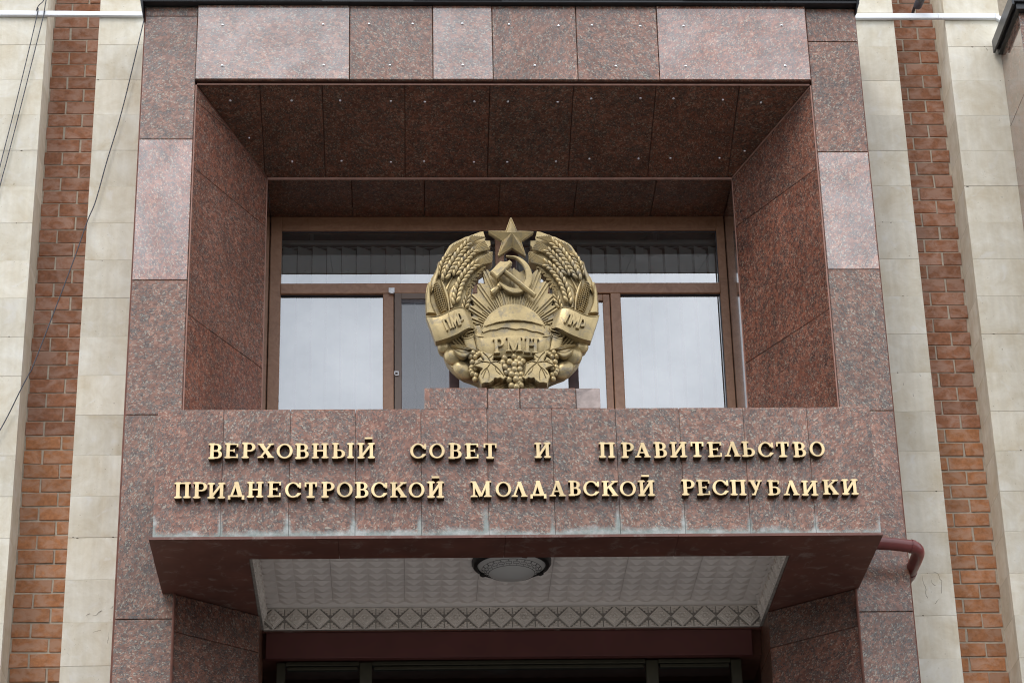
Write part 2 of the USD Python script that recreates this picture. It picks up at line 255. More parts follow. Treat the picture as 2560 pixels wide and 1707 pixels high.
# trees on the far side of the square, behind the viewer; they show in the glass and polished stone
ms = []; r2 = random.Random(3)
for i in range(46):
    for q in range(3):
        x, y, h = -140 + i * 6.2 + r2.uniform(-2, 2), -86 - q * 7 + r2.uniform(-3, 3), r2.uniform(15, 22)
        c = trimesh.creation.icosphere(subdivisions=3, radius=1.0); v = c.vertices
        c.vertices = v * (r2.uniform(3.5, 5), r2.uniform(3.5, 5), h * .42) * (.72 + .55 * meshkit.fbm(v * 2.4 + 17 * i + 5 * q, 4))[:, None] + (x, y, h * .58); ms.append(c)
        ms.append(trimesh.creation.cylinder(radius=.3, height=h * .5, sections=7, transform=trimesh.transformations.translation_matrix((x, y, h * .25))))
g = part(None, 'park_trees', cat_(ms), M['leaf_mass'], kind='stuff'); tag(g.prim, 'dark belt of trees on the far side of the square', 'trees')

# ------------------------------------------------------------------ government building: pilasters of limestone, strips of brick
YC, YB = 0.60, 0.918
bld = thing('government_building', 'cream stone building front with red brick strips between pale pilasters', 'building', (0.7, 0.9, 0))
ZT, ZB0 = 13.2, 5.6
part(bld, 'wall', cat_([box(-3.6, -1.06, 1.06, 1.5, 0, ZT), box(2.5, 5.4, 1.06, 1.5, 0, ZT), box(-1.0, 2.48, 1.06, 1.5, 11.05, ZT), box(-1.0, 2.48, 1.06, 1.5, 7.4, 7.6)]), M['mortar'])
def pilaster(x0, x1, side=None, xr_top=None):
    p = part(bld, 'pilaster', box(x0 + .008, x1 - .008, YC + .03, 1.06, 0, ZT), M['limestone'])
    z = 12.216
    zs = [11.912 + .30595 * k for k in range(4, -30, -1)]
    for a, b in zip(zs[1:], zs[:-1]):
        if b < ZB0 or a > ZT: continue
        part(p, 'stone_block', box(x0, x1, YC + rng.uniform(-.0018, .0018), YC + .06, a + .0004, b - .0004, .0010), M['limestone'])
        if side == 'right': part(p, 'stone_block', box(x1 - .05, x1 - .0005, YC + .0615, 1.02, a + .0004, b - .0004, .0010), M['limestone'])
        if side == 'left': part(p, 'stone_block', box(x0 + .0005, x0 + .05, YC + .0615, 1.02, a + .0004, b - .0004, .0010), M['limestone'])
    return p
pilaster(-3.30, -2.703, 'right'); pilaster(-2.308, -1.86); pilaster(3.30, 3.76); pilaster(4.157, 4.585, 'left')
def brick_strip(x0, x1, xa, xb, z_top, jx):
    w = part(bld, 'brick_wall', box(x0 - .02, x1 + .02, YB + .007, 1.05, 0, ZT), M['mortar'])
    rows = []; z = z_top
    while z > ZB0:
        h = .1108 if z > 8.62 else .1074
        rows.append((z - h, z)); z -= h
    for i, (a, b) in enumerate(rows):
        x = (xa if i % 2 == 0 else xb) - .257 * 3
        while x < x1:
            L, R_ = max(x + .0055, x0), min(x + .257 - .0055, x1)
            if R_ - L > .02:
                low = a < 8.75 + rng.uniform(-.1, .1); t = rng.uniform(-.002, .002) if not low else rng.uniform(-.004, .003); j = .0045 if not low else .0065
                v = box(L + rng.uniform(0, .002), R_ - rng.uniform(0, .002), YB + t, YB + .05, a + j + rng.uniform(-.001, .001), b - j + rng.uniform(-.001, .001), .003)
                v.vertices = v.vertices + np.array([[rng.gauss(0, 1), rng.gauss(0, .6), rng.gauss(0, 1)] for _ in v.vertices]) * (.0022 if low else .0012)
                part(w, 'brick', v, M['brick_low' if low else 'brick'])
            x += .257
M['crack'] = plain('crack', (.10, .075, .05), .9, .3, 30)
for L in [[(3.551, 7.611), (3.551, 7.574), (3.565, 7.528), (3.562, 7.48), (3.571, 7.45)], [(3.632, 7.642), (3.653, 7.633), (3.666, 7.619), (3.67, 7.59), (3.681, 7.575), (3.679, 7.536), (3.668, 7.485)], [(3.61, 7.585), (3.618, 7.554), (3.635, 7.542)], [(3.647, 7.442), (3.62, 7.411)], [(-2.156, 7.373), (-2.131, 7.386)], [(-2.111, 7.37), (-2.088, 7.376), (-2.075, 7.391), (-2.053, 7.406)], [(-2.102, 7.247), (-2.087, 7.26), (-2.051, 7.266)], [(-2.0, 7.252), (-1.999, 7.214), (-2.003, 7.175)], [(-1.992, 7.421), (-1.977, 7.436)], [(4.37, 12.147), (4.373, 12.129), (4.366, 12.118)], [(4.471, 12.104), (4.473, 12.09)], [(4.509, 11.905), (4.555, 11.912)], [(4.448, 11.901), (4.46, 11.877)], [(4.487, 11.29), (4.486, 11.249)], [(3.676, 9.145), (3.682, 9.129)], [(3.554, 9.077), (3.553, 9.059)], [(3.616, 8.991), (3.616, 8.972)]]:
    q = smoothline([(x, YC - .0008, z) for x, z in L], 4 * len(L)); q[1:-1, 0] += [rng.uniform(-.0025, .0025) for _ in q[1:-1]]; part(bld, 'crack', tube(q, np.linspace(.0006, .0013, len(q)), 4), M['crack'])
for i in range(26):      # spalled corners along the joints
    a, b = rng.choice([(-3.0, -2.71), (-2.30, -1.90), (3.36, 3.75), (4.17, 4.54)]); x, z = rng.uniform(a, b), 11.912 + .30595 * rng.randint(-16, 1); m = trimesh.creation.icosphere(subdivisions=1, radius=1.0)
    m.vertices = m.vertices * (rng.uniform(.004, .012), .0012, rng.uniform(.002, .005)) * np.array([[rng.uniform(.7, 1.2)] for _ in m.vertices]) + (x, YC - .0008, z - rng.uniform(-.003, .003)); part(bld, 'chip', m, M['crack'])
brick_strip(-2.702, -2.22, -2.569, -2.441, 12.274 + .1108 * 4, 0)
brick_strip(3.70, 4.156, 4.014, 3.889, 12.296 + .1108 * 4, 0)

# ------------------------------------------------------------------ entrance portal in red granite
por = thing('entrance_portal', 'red granite entrance portal with deep splayed balcony opening above a coffered canopy', 'portal', (0.72, 0, 0))
XL, XR, JL, JR = -1.886, 3.331, -1.505, 2.962
IL, IR, Y1, Z0, Z1, YW = -1.031, 2.472, 0.90, 11.223, 10.935, 1.48
core = [box(XL - .006, JL - .02, .022, YC + .05, 0, 11.86), box(JR + .02, XR + .004, .022, YC + .05, 0, 11.86), box(JL - .02, JR + .02, .006, YC + .05, Z0 + .012, 11.86),
        box(-1.5, 2.96, YC + .05, 1.45, 10.98 + .27, 11.7), box(IL, IR, Y1, 1.45, 10.985, 11.3)]
for s, jo, ji in ((1, JL, IL), (-1, JR, IR)):      # stone behind the splayed reveals
    core.append(hull([(jo - s * .0, .012, z) for z in (7.35, 11.2)] + [(jo - s * .3, .012, z) for z in (7.35, 11.2)] + [(ji - s * .012, Y1, z) for z in (7.35, 11.2)] + [(ji - s * .012, 1.5, z) for z in (7.35, 11.2)] + [(jo - s * .3, 1.5, z) for z in (7.35, 11.2)]))
core.append(hull([(x, y, z) for x in (-1.5, 2.96) for y, z in ((.012, Z0 + .01), (.012, 11.5), (Y1, Z1 + .012), (Y1, 11.5))]))
part(por, 'mortar_core', cat_(core), M['rust_mortar'])
def bolts(parent, pts, n):
    n = np.asarray(n, float) / np.linalg.norm(n)
    for p in pts:
        s = trimesh.creation.icosphere(subdivisions=1, radius=1.0); h = np.clip(s.vertices[:, 2], -.1, 1)
        a = np.cross(n, (1, 0, 0)) if abs(n[0]) < .9 else np.cross(n, (0, 1, 0)); a /= np.linalg.norm(a); c = np.cross(n, a)
        s.vertices = np.array(p) + .0105 * (s.vertices[:, :1] * c + s.vertices[:, 1:2] * a) + .009 * h[:, None] * n
        part(parent, 'bolt', s, M['steel'], smooth=True)
G = .0022
def pillar(x0, x1, joints, mats):
    zs = [11.855] + joints + [5.9, 5.0]
    for i, (t, b) in enumerate(zip(zs[:-1], zs[1:])):
        part(por, 'granite_slab', slab([(x0, 0, b + G), (x1, 0, b + G), (x1, 0, t - G), (x0, 0, t - G)], (0, -1, 0), .03, jit=.0015), M[mats[min(i, len(mats) - 1)]])
pillar(XL, JL - .004, [11.775, 10.734, 9.604, 8.582, 7.128], ['granite', 'granite_mid', 'granite_gloss', 'granite', 'granite', 'granite'])
pillar(JR + .004, XR, [11.566, 10.63, 9.678, 8.588, 7.14], ['granite', 'granite', 'granite_gloss', 'granite', 'granite', 'granite'])
# lintel
lx = [JL - .002, -.398, .208, .643, 1.26, 1.856, JR - .002]
lm = ['granite_gloss', 'granite_mid', 'granite_gloss', 'granite_mid', 'granite_mid', 'granite_gloss']
lb = [[(-1.322, 11.681), (-.591, 11.688), (-1.315, 11.333), (-.583, 11.338)], [(-.257, 11.696), (.062, 11.697), (-.105, 11.341)], [(.425, 11.697), (.424, 11.341)],
      [(.768, 11.694), (1.131, 11.683), (.948, 11.34)], [(1.376, 11.689), (1.733, 11.682), (1.538, 11.337)], [(2.051, 11.682), (2.776, 11.689), (2.049, 11.335), (2.778, 11.339)]]
for i in range(6):
    y = -.022 - (.004 if lm[i] == 'granite_gloss' else 0)
    s = part(por, 'granite_slab', slab([(lx[i] + G, y, Z0), (lx[i + 1] - G, y, Z0), (lx[i + 1] - G, y, 11.856), (lx[i] + G, y, 11.856)], (0, -1, 0), .03, jit=.0008), M[lm[i]])
    bolts(s, [(x, y - .001, z) for x, z in lb[i]], (0, -1, 0))
# sloping soffit under the lintel
zs_ = lambda y: 11.205 + (Z1 - 11.205) * y / Y1
jl_ = lambda y: JL + (IL - JL) * y / Y1
jr_ = lambda y: JR + (IR - JR) * y / Y1
sx = [None, -1.045, -.595, .003, .62, 1.229, 1.831, 2.439, None]
sb = [[(-1.265, .164), (-1.146, .514)], [(-.821, .164), (-.838, .744)], [(-.468, .163), (-.099, .168), (-.472, .736), (-.103, .747)], [(.148, .173), (.51, .171), (.144, .742), (.517, .747)], [(.755, .171), (1.119, .174), (.767, .748), (1.131, .743)],
      [(1.363, .142), (1.724, .139), (1.382, .716), (1.751, .714)], [(1.966, .141), (2.331, .151), (1.991, .711), (2.36, .709)], [(2.614, .178), (2.542, .64)]]
nS = np.cross((1, 0, 0), (0, Y1, Z1 - 11.205)); nS = nS / np.linalg.norm(nS) * -1
for i in range(8):
    a, b = sx[i], sx[i + 1]; q = []
    if a is None: P2 = [(jl_(.02), .02), (b - G, .02), (b - G, Y1), (jl_(Y1), Y1)] if b >= IL else [(jl_(.02), .02), (b - G, .02), (b - G, (b - JL) / (IL - JL) * Y1)]
    elif b is None: P2 = [(a + G, .02), (jr_(.02), .02), (jr_(Y1), Y1), (a + G, Y1)] if a <= IR else [(a + G, .02), (jr_(.02), .02), (a + G, (a - JR) / (IR - JR) * Y1)]
    else:
        P2 = [(a + G, .02), (b - G, .02), (min(b - G, IR), Y1), (max(a + G, IL), Y1)]
        if a < IL: P2.append((a + G, (a - JL) / (IL - JL) * Y1))
    s = part(por, 'granite_slab', slab([(x, y, zs_(y)) for x, y in P2], nS, .022, .002), M['granite_shaded'])
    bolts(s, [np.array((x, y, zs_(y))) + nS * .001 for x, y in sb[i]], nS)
# splayed reveals
def reveal(jo, ji, zj, nx, mats):
    n = np.array([nx * Y1, -abs(ji - jo), 0.0]); zs = [None] + zj + [7.4]
    for i in range(len(zs) - 1):
        t, b = zs[i], zs[i + 1]; b_ = b + G
        if t is None: P = [(jo, .004, b_), (ji, Y1, b_), (ji, Y1, Z1 - .02), (jo, .004, 11.19)]
        else: P = [(jo, .004, b_), (ji, Y1, b_), (ji, Y1, t - G), (jo, .004, t - G)]
        if i == 0 and b > Z1: P = [(jo, .004, b_), (jo + (ji - jo) * (11.19 - b_) / (11.205 - Z1), Y1 * (11.19 - b_) / (11.205 - Z1), b_), (jo, .004, 11.185)]
        if i == 1 and zj[0] > Z1: P = [(jo, .004, b_), (ji, Y1, b_), (ji, Y1, Z1 - .02), (jo + (ji - jo) * .53, Y1 * .53, zj[0] - G), (jo, .004, zj[0] - G)]
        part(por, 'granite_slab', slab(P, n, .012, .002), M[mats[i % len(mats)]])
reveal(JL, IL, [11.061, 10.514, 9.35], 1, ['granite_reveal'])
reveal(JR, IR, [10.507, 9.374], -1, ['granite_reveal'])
# inner recess: flat soffit and polished sides
rx = [IL, -.4, .15, .72, 1.3, 1.9, IR]
for a, b in zip(rx[:-1], rx[1:]): part(por, 'granite_slab', slab([(a + G, Y1 - .004, Z1 - .024), (b - G, Y1 - .004, Z1 - .024), (b - G, YW + .05, Z1 - .024), (a + G, YW + .05, Z1 - .024)], (0, 0, -1), .024, .002), M['granite_shaded'])
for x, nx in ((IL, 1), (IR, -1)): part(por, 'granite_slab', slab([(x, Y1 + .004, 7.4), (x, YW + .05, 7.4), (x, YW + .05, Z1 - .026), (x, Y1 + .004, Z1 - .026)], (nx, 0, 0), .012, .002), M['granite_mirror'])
part(por, 'edge_strip', box(IL + .004, IR - .004, Y1 - .0085, Y1 - .0045, Z1 - .0235, Z1 - .004, .001), M['cut_edge'])
part(por, 'edge_strip', box(JL + .01, JR - .01, .014, .019, 11.1965, 11.210, .001), M['cut_edge'])
for a, b in ((JL + .006, JL), (JR - .006, JR)): part(por, 'edge_bead', tube([(a, -.001, 8.2), (a, -.001, 11.185)], .0045, 6), M['cut_edge'])
for a in (IL + .001, IR - .001): part(por, 'edge_bead', tube([(a, Y1 + .000, 8.2), (a, Y1 + .000, Z1 - .02)], .0045, 6), M['cut_edge'])
for jo, ji, s in ((JL, IL, 1), (JR, IR, -1)): part(por, 'edge_bead', tube([(jo + s * .003, .02, 11.192), (ji + s * .001, Y1, Z1 - .008)], .006, 6), M['cut_edge' if s < 0 else 'rust_mortar'])
part(por, 'edge_bead', tube([(XL - .004, .012, 6.2), (XL - .004, .012, 11.85)], [.011, .006], 6), M['rust_mortar']); part(por, 'edge_bead', tube([(XR + .002, .012, 6.2), (XR + .002, .012, 11.85)], [.008, .005], 6), M['rust_mortar'])
# balcony front with the inscription
YP, ZP0, ZP1 = -.945, 7.316, 8.176
M['grey_grout'] = plain('grey_grout', (.21, .16, .135), .8, .3, 20)
part(por, 'balcony_core', cat_([box(-1.555, 2.962, YP + .02, -.6, ZP0 + .02, ZP1 - .01), box(-1.5, 2.95, -.6, 1.3, 7.56, 7.72)]), M['grey_grout'])
px = [-1.566, -1.149, -.728, -.315, .098, .518, .931, 1.338, 1.745, 2.154, 2.565, 2.974]
for a, b in zip(px[:-1], px[1:]): part(por, 'granite_slab', slab([(a + .0010, YP, ZP0 + .004), (b - .0010, YP, ZP0 + .004), (b - .0010, YP, ZP1), (a + .0010, YP, ZP1)], (0, -1, 0), .03, .0014, jit=.0008), M['granite_stained'])
for x, nx in ((px[0], -1), (px[-1], 1)): part(por, 'granite_slab', slab([(x, YP + .032, ZP0 + .004), (x, .0, ZP0 + .004), (x, .0, ZP1), (x, YP + .032, ZP1)], (nx, 0, 0), .02, .002), M['granite_stained'])
for a, b in zip(px[:-1], px[1:]): part(por, 'coping_slab', box(a + G, b - G, YP + .004, -.58, ZP1 - .009, ZP1 + .012, .003), M['granite'])
# canopy soffit, coffer
CX0, CX1, CY0, CY1, ZS, ZC = -.99, 2.446, -.603, .78, 7.311, 7.505
XA, XB = -1.588, 2.985
sfp = [hull([(x, y, z) for x, y in P for z in (ZS - .006, ZS + .012)]) for P in (
    *[[(a + .001, YP - .004), (b - .001, YP - .004), (b - .001, CY0), (a + .001, CY0)] for a, b in zip([XA, -.42, .62, 1.70], [-.42, .62, 1.70, XB])], [(XA, CY0), (CX0, CY0), (CX0, 0.0), (XA, 0.0)], [(CX1, CY0), (XB, CY0), (XB, 0.0), (CX1, 0.0)],
    [(-1.56, .0), (CX0, .0), (CX0, .44)], [(3.02, .0), (CX1, .0), (CX1, .44)], [(CX0 - .03, .43), (CX0, .43), (CX0, CY1 + .05), (CX0 - .03, CY1 + .05)], [(CX1 + .03, .43), (CX1, .43), (CX1, CY1 + .05), (CX1 + .03, CY1 + .05)], [(CX0, CY1), (CX1, CY1), (CX1, CY1 + .05), (CX0, CY1 + .05)])]
part(por, 'canopy_soffit', cat_(sfp), M['soffit_paint'])
part(por, 'fascia', box(-.955, 2.372, CY1 + .002, CY1 + .06, 7.12, ZS - .008, .003), M['fascia_paint'])
ceil = part(por, 'ceiling', box(CX0 - .02, CX1 + .02, CY0 - .02, CY1 + .03, ZC + .012, ZC + .05), M['plaster'])
nx_, ny_ = 7, 3; tw, td = (CX1 - CX0) / nx_, (CY1 - CY0) / ny_
for i in range(nx_):
    for j in range(ny_):
        x0, y0 = CX0 + i * tw + .001, CY0 + j * td + .001; V, F = [], []; k = 4; cw, cd = (tw - .002) / k, (td - .002) / k
        for a in range(k):
            for b in range(k):
                o = len(V); X, Y = x0 + a * cw, y0 + b * cd
                V += [(X, Y, ZC), (X + cw, Y, ZC), (X + cw, Y + cd, ZC), (X, Y + cd, ZC), (X + cw / 2, Y + cd * .45, ZC - .021)]
                F += [(o + 1, o, o + 4), (o + 2, o + 1, o + 4), (o + 3, o + 2, o + 4), (o, o + 3, o + 4)]
        part(ceil, 'ceiling_tile', trimesh.Trimesh(V, F, process=False), M['plaster'])
def qtr(a, b, out, r=.045):      # a cove strip along the ceiling's edge
    a, b, out = map(lambda q: np.array(q, float), (a, b, out)); P = []
    for p in (a, b):
        P += [p, p + out * r, p - np.array([0, 0, r]), p + out * r * .42 - np.array([0, 0, r * .42]), p + out * r * .75 - np.array([0, 0, r * .15]), p + out * r * .15 - np.array([0, 0, r * .75])]
    return hull(P)
zf = 7.470
part(por, 'cove', qtr((CX0 + .02, CY1 - .002, ZC - .002), (CX1 - .02, CY1 - .002, ZC - .002), (0, -1, 0)), M['plaster'])
part(por, 'cove', qtr((CX0 + .002, CY0, ZC - .002), (CX0 + .002, CY1 - .05, ZC - .002), (1, 0, 0)), M['plaster'])
part(por, 'cove', qtr((CX1 - .002, CY0, ZC - .002), (CX1 - .002, CY1 - .05, ZC - .002), (-1, 0, 0)), M['plaster'])
def frieze_mesh(w, h):
    """One relief tile, x along 0..w, z along 0..h, relief towards -y."""
    ms = [box(.0, w, -.004, .0, h - .006, h - .0005), box(.0, w, -.004, .0, .0005, .006)]; cx, cz = w / 2, h / 2
    def ring_(sc, y0, y1, inset): return hull([(cx + dx * (w / 2) * sc, y0, cz + dz * (h / 2) * sc) for dx, dz in ((1, 0), (-1, 0), (0, 1), (0, -1))] + [(cx + dx * (w / 2) * (sc - inset), y1, cz + dz * (h / 2) * (sc - inset)) for dx, dz in ((1, 0), (-1, 0), (0, 1), (0, -1))])
    ms += [ring_(.97, 0.002, -.014, .06), ring_(.70, -.012, -.022, .06)]
    to = trimesh.creation.torus(.023, .006, major_sections=12, minor_sections=5); to.apply_transform(trimesh.transformations.rotation_matrix(math.pi / 2, (1, 0, 0))); to.apply_translation((cx, -.022, cz)); ms.append(to)
    s = trimesh.creation.icosphere(subdivisions=1, radius=.011); s.apply_translation((cx, -.024, cz)); ms.append(s)
    for q in range(6):
        a = q * math.pi / 3; s = trimesh.creation.icosphere(subdivisions=0, radius=.010); s.apply_translation((cx + .030 * math.cos(a), -.022, cz + .024 * math.sin(a))); ms.append(s)
    for sx_, sz_ in ((0, 0), (1, 0), (0, 1), (1, 1)):      # acanthus leaves in the corners
        ox, oz, ux, uz = sx_ * w, sz_ * h, 1 - 2 * sx_, 1 - 2 * sz_
        for (a, b, c, d) in ((.003, .062, .003, .018), (.003, .042, .019, .017), (.003, .022, .035, .016)):
            ms.append(hull([(ox + ux * a, 0, oz + uz * c), (ox + ux * b, 0, oz + uz * c), (ox + ux * (a + b) / 2, -.014, oz + uz * (c + d * .5)), (ox + ux * a, 0, oz + uz * (c + d)), (ox + ux * b * .8, 0, oz + uz * (c + d))]))
    return cat_(ms)
nf = 22; fw = (CX1 - CX0 - .01) / nf; fm = frieze_mesh(fw, zf - ZS - .004)
def place(m, M4): q = m.copy(); q.apply_transform(M4); return q
fz = group_part(por, 'frieze')
part(fz, 'frieze_ground', cat_([box(CX0 + .022, CX1 - .022, CY1 - .021, CY1 - .002, ZS + .002, zf), box(CX0 + .001, CX0 + .0200, CY0, CY1 - .022, ZS + .002, zf), box(CX1 - .0200, CX1 - .001, CY0, CY1 - .022, ZS + .002, zf)]), M['frieze_dark'])
for i in range(nf):
    q = fm.copy(); q.apply_translation((CX0 + .005 + i * fw, CY1 - .022, ZS + .002)); part(fz, 'frieze_tile', q, M['frieze'])
for side, x in ((1, CX0), (-1, CX1)):
    for i in range(8):
        Rm = np.eye(4); Rm[:3, :3] = np.array([[0, -side, 0], [side, 0, 0], [0, 0, 1.0]]) @ np.eye(3)
        Rm[:3, 3] = (x + side * .0205, (CY0 + i * fw + .02) if side > 0 else (CY0 + (i + 1) * fw + .02), ZS + .002)
        part(fz, 'frieze_tile', place(fm, Rm), M['frieze'])
part(por, 'coffer_side', cat_([box(CX0 - .02, CX0 - .001, CY0, CY1, ZS + .012, ZC + .01), box(CX1 + .001, CX1 + .02, CY0, CY1, ZS + .012, ZC + .01), box(CX0 - .02, CX1 + .02, CY0 - .02, CY0 - .001, ZS + .012, ZC + .01), box(CX0, CX1, CY1 + .0, CY1 + .02, ZS + .012, ZC + .01)]), M['plaster'])
# splayed sides under the canopy, then the reveals beside the doors
for jo, ji, s in ((JL + .0, -.98, 1), (JR - .0, 2.44, -1)):
    n = np.array([s * .44, -abs(ji - jo), 0.0])
    for a, b in ((5.0, 7.045), (7.045, 7.302)):
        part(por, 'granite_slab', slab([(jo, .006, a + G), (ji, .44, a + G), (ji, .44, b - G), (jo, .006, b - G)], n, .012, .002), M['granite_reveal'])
        part(por, 'granite_slab', slab([(ji, .444, a + G), (ji, .95, a + G), (ji, .95, b - G), (ji, .444, b - G)], (s, 0, 0), .012, .002), M['granite_shaded'])
    part(por, 'corner_bead', tube([(jo - s * .004, .004, 5.0), (jo - s * .004, .004, 7.30)], .010, 8), M['rust_mortar'])
part(por, 'pier_core', cat_([hull([(jo, .02, z) for z in (0, 7.29)] + [(jo - s * .3, .02, z) for z in (0, 7.29)] + [(ji - s * .013, .44, z) for z in (0, 7.29)] + [(ji - s * .013, 1.4, z) for z in (0, 7.29)] + [(jo - s * .3, 1.4, z) for z in (0, 7.29)]) for jo, ji, s in ((JL, -.98, 1), (JR, 2.44, -1))] + [box(-1.2, 2.6, CY1 + .075, 1.4, 7.14, 7.5)]), M['rust_mortar'])
# roof flashing
fl = part(por, 'roof_flashing', cat_([box(XL - .035, XR + .04, -.085, .62, 11.905, 11.92)] + [box(a, b - .003, -.088 + rng.uniform(-.004, .003), -.082, 11.882 + rng.uniform(-.006, .004), 11.99, .001) for a, b in zip(np.linspace(XL - .035, XR + .04, 9)[:-1], np.linspace(XL - .035, XR + .04, 9)[1:])]), M['flashing'])
part(por, 'drip_edge', cat_([box(XL - .03, XR + .03, -.07, .0, 11.858, 11.904, .004), hull([(XL - .045, -.09, 11.90), (XL - .02, -.09, 11.90), (XL - .016, -.06, 11.74), (XL - .03, .3, 11.90), (XL - .006, .3, 11.88), (XL - .01, .02, 11.72)]), hull([(XR + .035, -.09, 11.905), (XR + .01, -.09, 11.905), (XR + .006, -.05, 11.78), (XR + .02, .3, 11.90), (XR + .004, .3, 11.88)])]), M['black_flashing'])

# ------------------------------------------------------------------ next portal at the right edge
sp = thing('side_portal', 'brown polished granite side wall with black roof edge at the right picture border', 'portal', (5.2, 0.3, 0))
part(sp, 'mortar_core', box(4.575, 6.2, .03, .66, 0, 11.86), M['rust_mortar'])
zj = [11.86, 11.2, 10.2, 9.2, 8.2, 7.2, 6.2]
for t, b in zip(zj[:-1], zj[1:]):
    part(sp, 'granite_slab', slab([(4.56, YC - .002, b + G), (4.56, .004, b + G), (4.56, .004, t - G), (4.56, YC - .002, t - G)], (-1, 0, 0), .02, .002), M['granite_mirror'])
    part(sp, 'granite_slab', slab([(4.563, 0, b + G), (5.3, 0, b + G), (5.3, 0, t - G), (4.563, 0, t - G)], (0, -1, 0), .03, .002), M['granite'])
part(sp, 'roof_flashing', cat_([box(4.50, 6.2, -.085, .58, 11.87, 11.90, .004), box(4.495, 4.512, -.09, .58, 11.84, 11.95, .003), box(4.53, 6.2, -.06, .57, 11.82, 11.868)]), M['black_flashing'])
part(sp, 'roof_sheet', box(4.52, 6.2, -.08, .58, 11.902, 11.93), M['flashing'])

# ------------------------------------------------------------------ balcony window
win = thing('balcony_window', 'brown wood-grain balcony window with wide transom, deep in the granite opening', 'window', (0.72, YW, 7.6))
FY0, FY1 = YW - .022, YW + .05
WB = 7.72
fr = group_part(win, 'outer_frame')
for m in (box(IL + .003, -.943, FY0, FY1, WB, Z1 - .026, .004), box(2.407, IR - .003, FY0, FY1, WB, Z1 - .026, .004), box(-.9435, 2.4075, FY0 + .002, FY1, 10.79, Z1 - .026, .004)):
    part(fr, 'frame_bar', m, M['woodgrain'])
part(win, 'transom', box(-.9435, 2.4075, FY0 - .006, FY1 - .002, 10.241, 10.328, .004), M['woodgrain'])
part(win, 'mullion', box(.692, .758, FY0 + .002, FY1 - .004, 10.326, 10.792, .004), M['woodgrain'])
part(win, 'mullion', box(-.168, -.085, FY0 - .002, FY1 - .004, WB, 10.243, .004), M['woodgrain'])
part(win, 'mullion', box(1.563, 1.640, FY0 - .002, FY1 - .004, WB, 10.243, .004), M['woodgrain'])
part(win, 'mullion', box(.665, .785, FY0 - .002, FY1 - .004, WB, 10.243, .004), M['woodgrain'])
def pane(parent, x0, x1, z0, z1, y=YW + .012, tilt=0.0):
    b = .012
    m = (np.array([(x0, y, z0), (x1, y + tilt, z0), (x1, y + tilt, z1), (x0, y, z1)]), np.array([(0, 1, 2), (0, 2, 3)]))
    part(parent, 'pane', m, M['glass'])
pane(win, -.945, .694, 10.326, 10.792, tilt=.001); pane(win, .756, 2.409, 10.326, 10.792, tilt=-.002); pane(win, -.945, -.166, WB, 10.243, tilt=.0015); pane(win, 1.638, 2.409, WB, 10.243, tilt=-.001)
for x0, x1 in ((-.083, .667), (.783, 1.5625)):
    s = group_part(win, 'sash')
    for m in (box(x0 + .006, x0 + .057, FY0 + .008, FY1 - .006, WB, 10.236, .003), box(x1 - .057, x1 - .006, FY0 + .008, FY1 - .006, WB, 10.236, .003), box(x0 + .057, x1 - .057, FY0 + .010, FY1 - .006, 10.187, 10.236, .003)): part(s, 'sash_bar', m, M['woodgrain'])
    pane(s, x0 + .055, x1 - .055, WB, 10.189)
part(win, 'gasket', cat_([box(a, b, YW + .002, YW + .010, z0, z1) for a, b, z0, z1 in ((-.943, .692, 10.784, 10.79), (.758, 2.407, 10.784, 10.79), (-.943, -.168, 10.233, 10.241), (1.640, 2.407, 10.233, 10.241), (2.400, 2.407, WB, 10.241), (2.400, 2.407, 10.328, 10.79))]), M['cable'])
scr = thing('insect_screen', 'grey-brown framed insect screen over the left balcony sash', 'screen', (.29, YW - .03, 7.75))
for m in (box(-.080, -.030, YW - .040, YW - .0225, WB, 10.236, .002), box(.615, .662, YW - .040, YW - .0225, WB, 10.236, .002), box(-.0295, .6145, YW - .039, YW - .0225, 10.188, 10.236, .002)): part(scr, 'screen_frame', m, M['screen_frame'])
part(scr, 'mesh', (np.array([(-.031, YW - .03, WB), (.616, YW - .03, WB), (.616, YW - .03, 10.19), (-.031, YW - .03, 10.19)]), np.array([(0, 1, 2), (0, 2, 3)])), M['fly_mesh'])
part(scr, 'bracket', cat_([box(-.124, -.080, YW - .055, YW - .0285, 10.236, 10.276, .002), box(-.112, -.088, YW - .060, YW - .05, 10.225, 10.262, .002)]), M['white_plastic'])
part(scr, 'handle', cat_([box(-.082, -.050, YW - .052, YW - .0405, 9.570, 9.577), box(-.078, -.050, YW - .052, YW - .0405, 9.543, 9.549), box(-.056, -.050, YW - .052, YW - .0405, 9.549, 9.570), box(-.081, -.076, YW - .052, YW - .0405, 9.549, 9.570)]), M['white_plastic'])

# blinds and the room behind the window
bl = thing('vertical_blind', 'white vertical slat blind hanging behind the balcony window', 'blind', (.7, YW + .15, 7.7))
part(bl, 'headrail', box(-1.02, 2.46, YW + .13, YW + .17, 10.749, 10.785, .003), M['blind'])
x, i = -1.0, 0
while x < 2.46:
    c, an = x, math.radians(36 if x < .15 or x > .75 else -33) + rng.uniform(-.05, .05); hw = .0635; z1 = 10.722 + rng.uniform(-.002, .002); zb = 7.75
    n_ = 5; V = []
    for k in range(n_):
        t = -1 + 2 * k / (n_ - 1); bow = .006 * (1 - t * t)
        for z in (zb, z1): V.append((c + hw * t * math.cos(an) - bow * math.sin(an), YW + .15 + hw * t * math.sin(an) - bow * math.cos(an), z))
    F = []
    for k in range(n_ - 1): F += [(2 * k, 2 * k + 2, 2 * k + 3), (2 * k, 2 * k + 3, 2 * k + 1)]
    part(bl, 'slat', (np.array(V), np.array(F)), M['blind'], smooth=True)
    x += .1135; i += 1
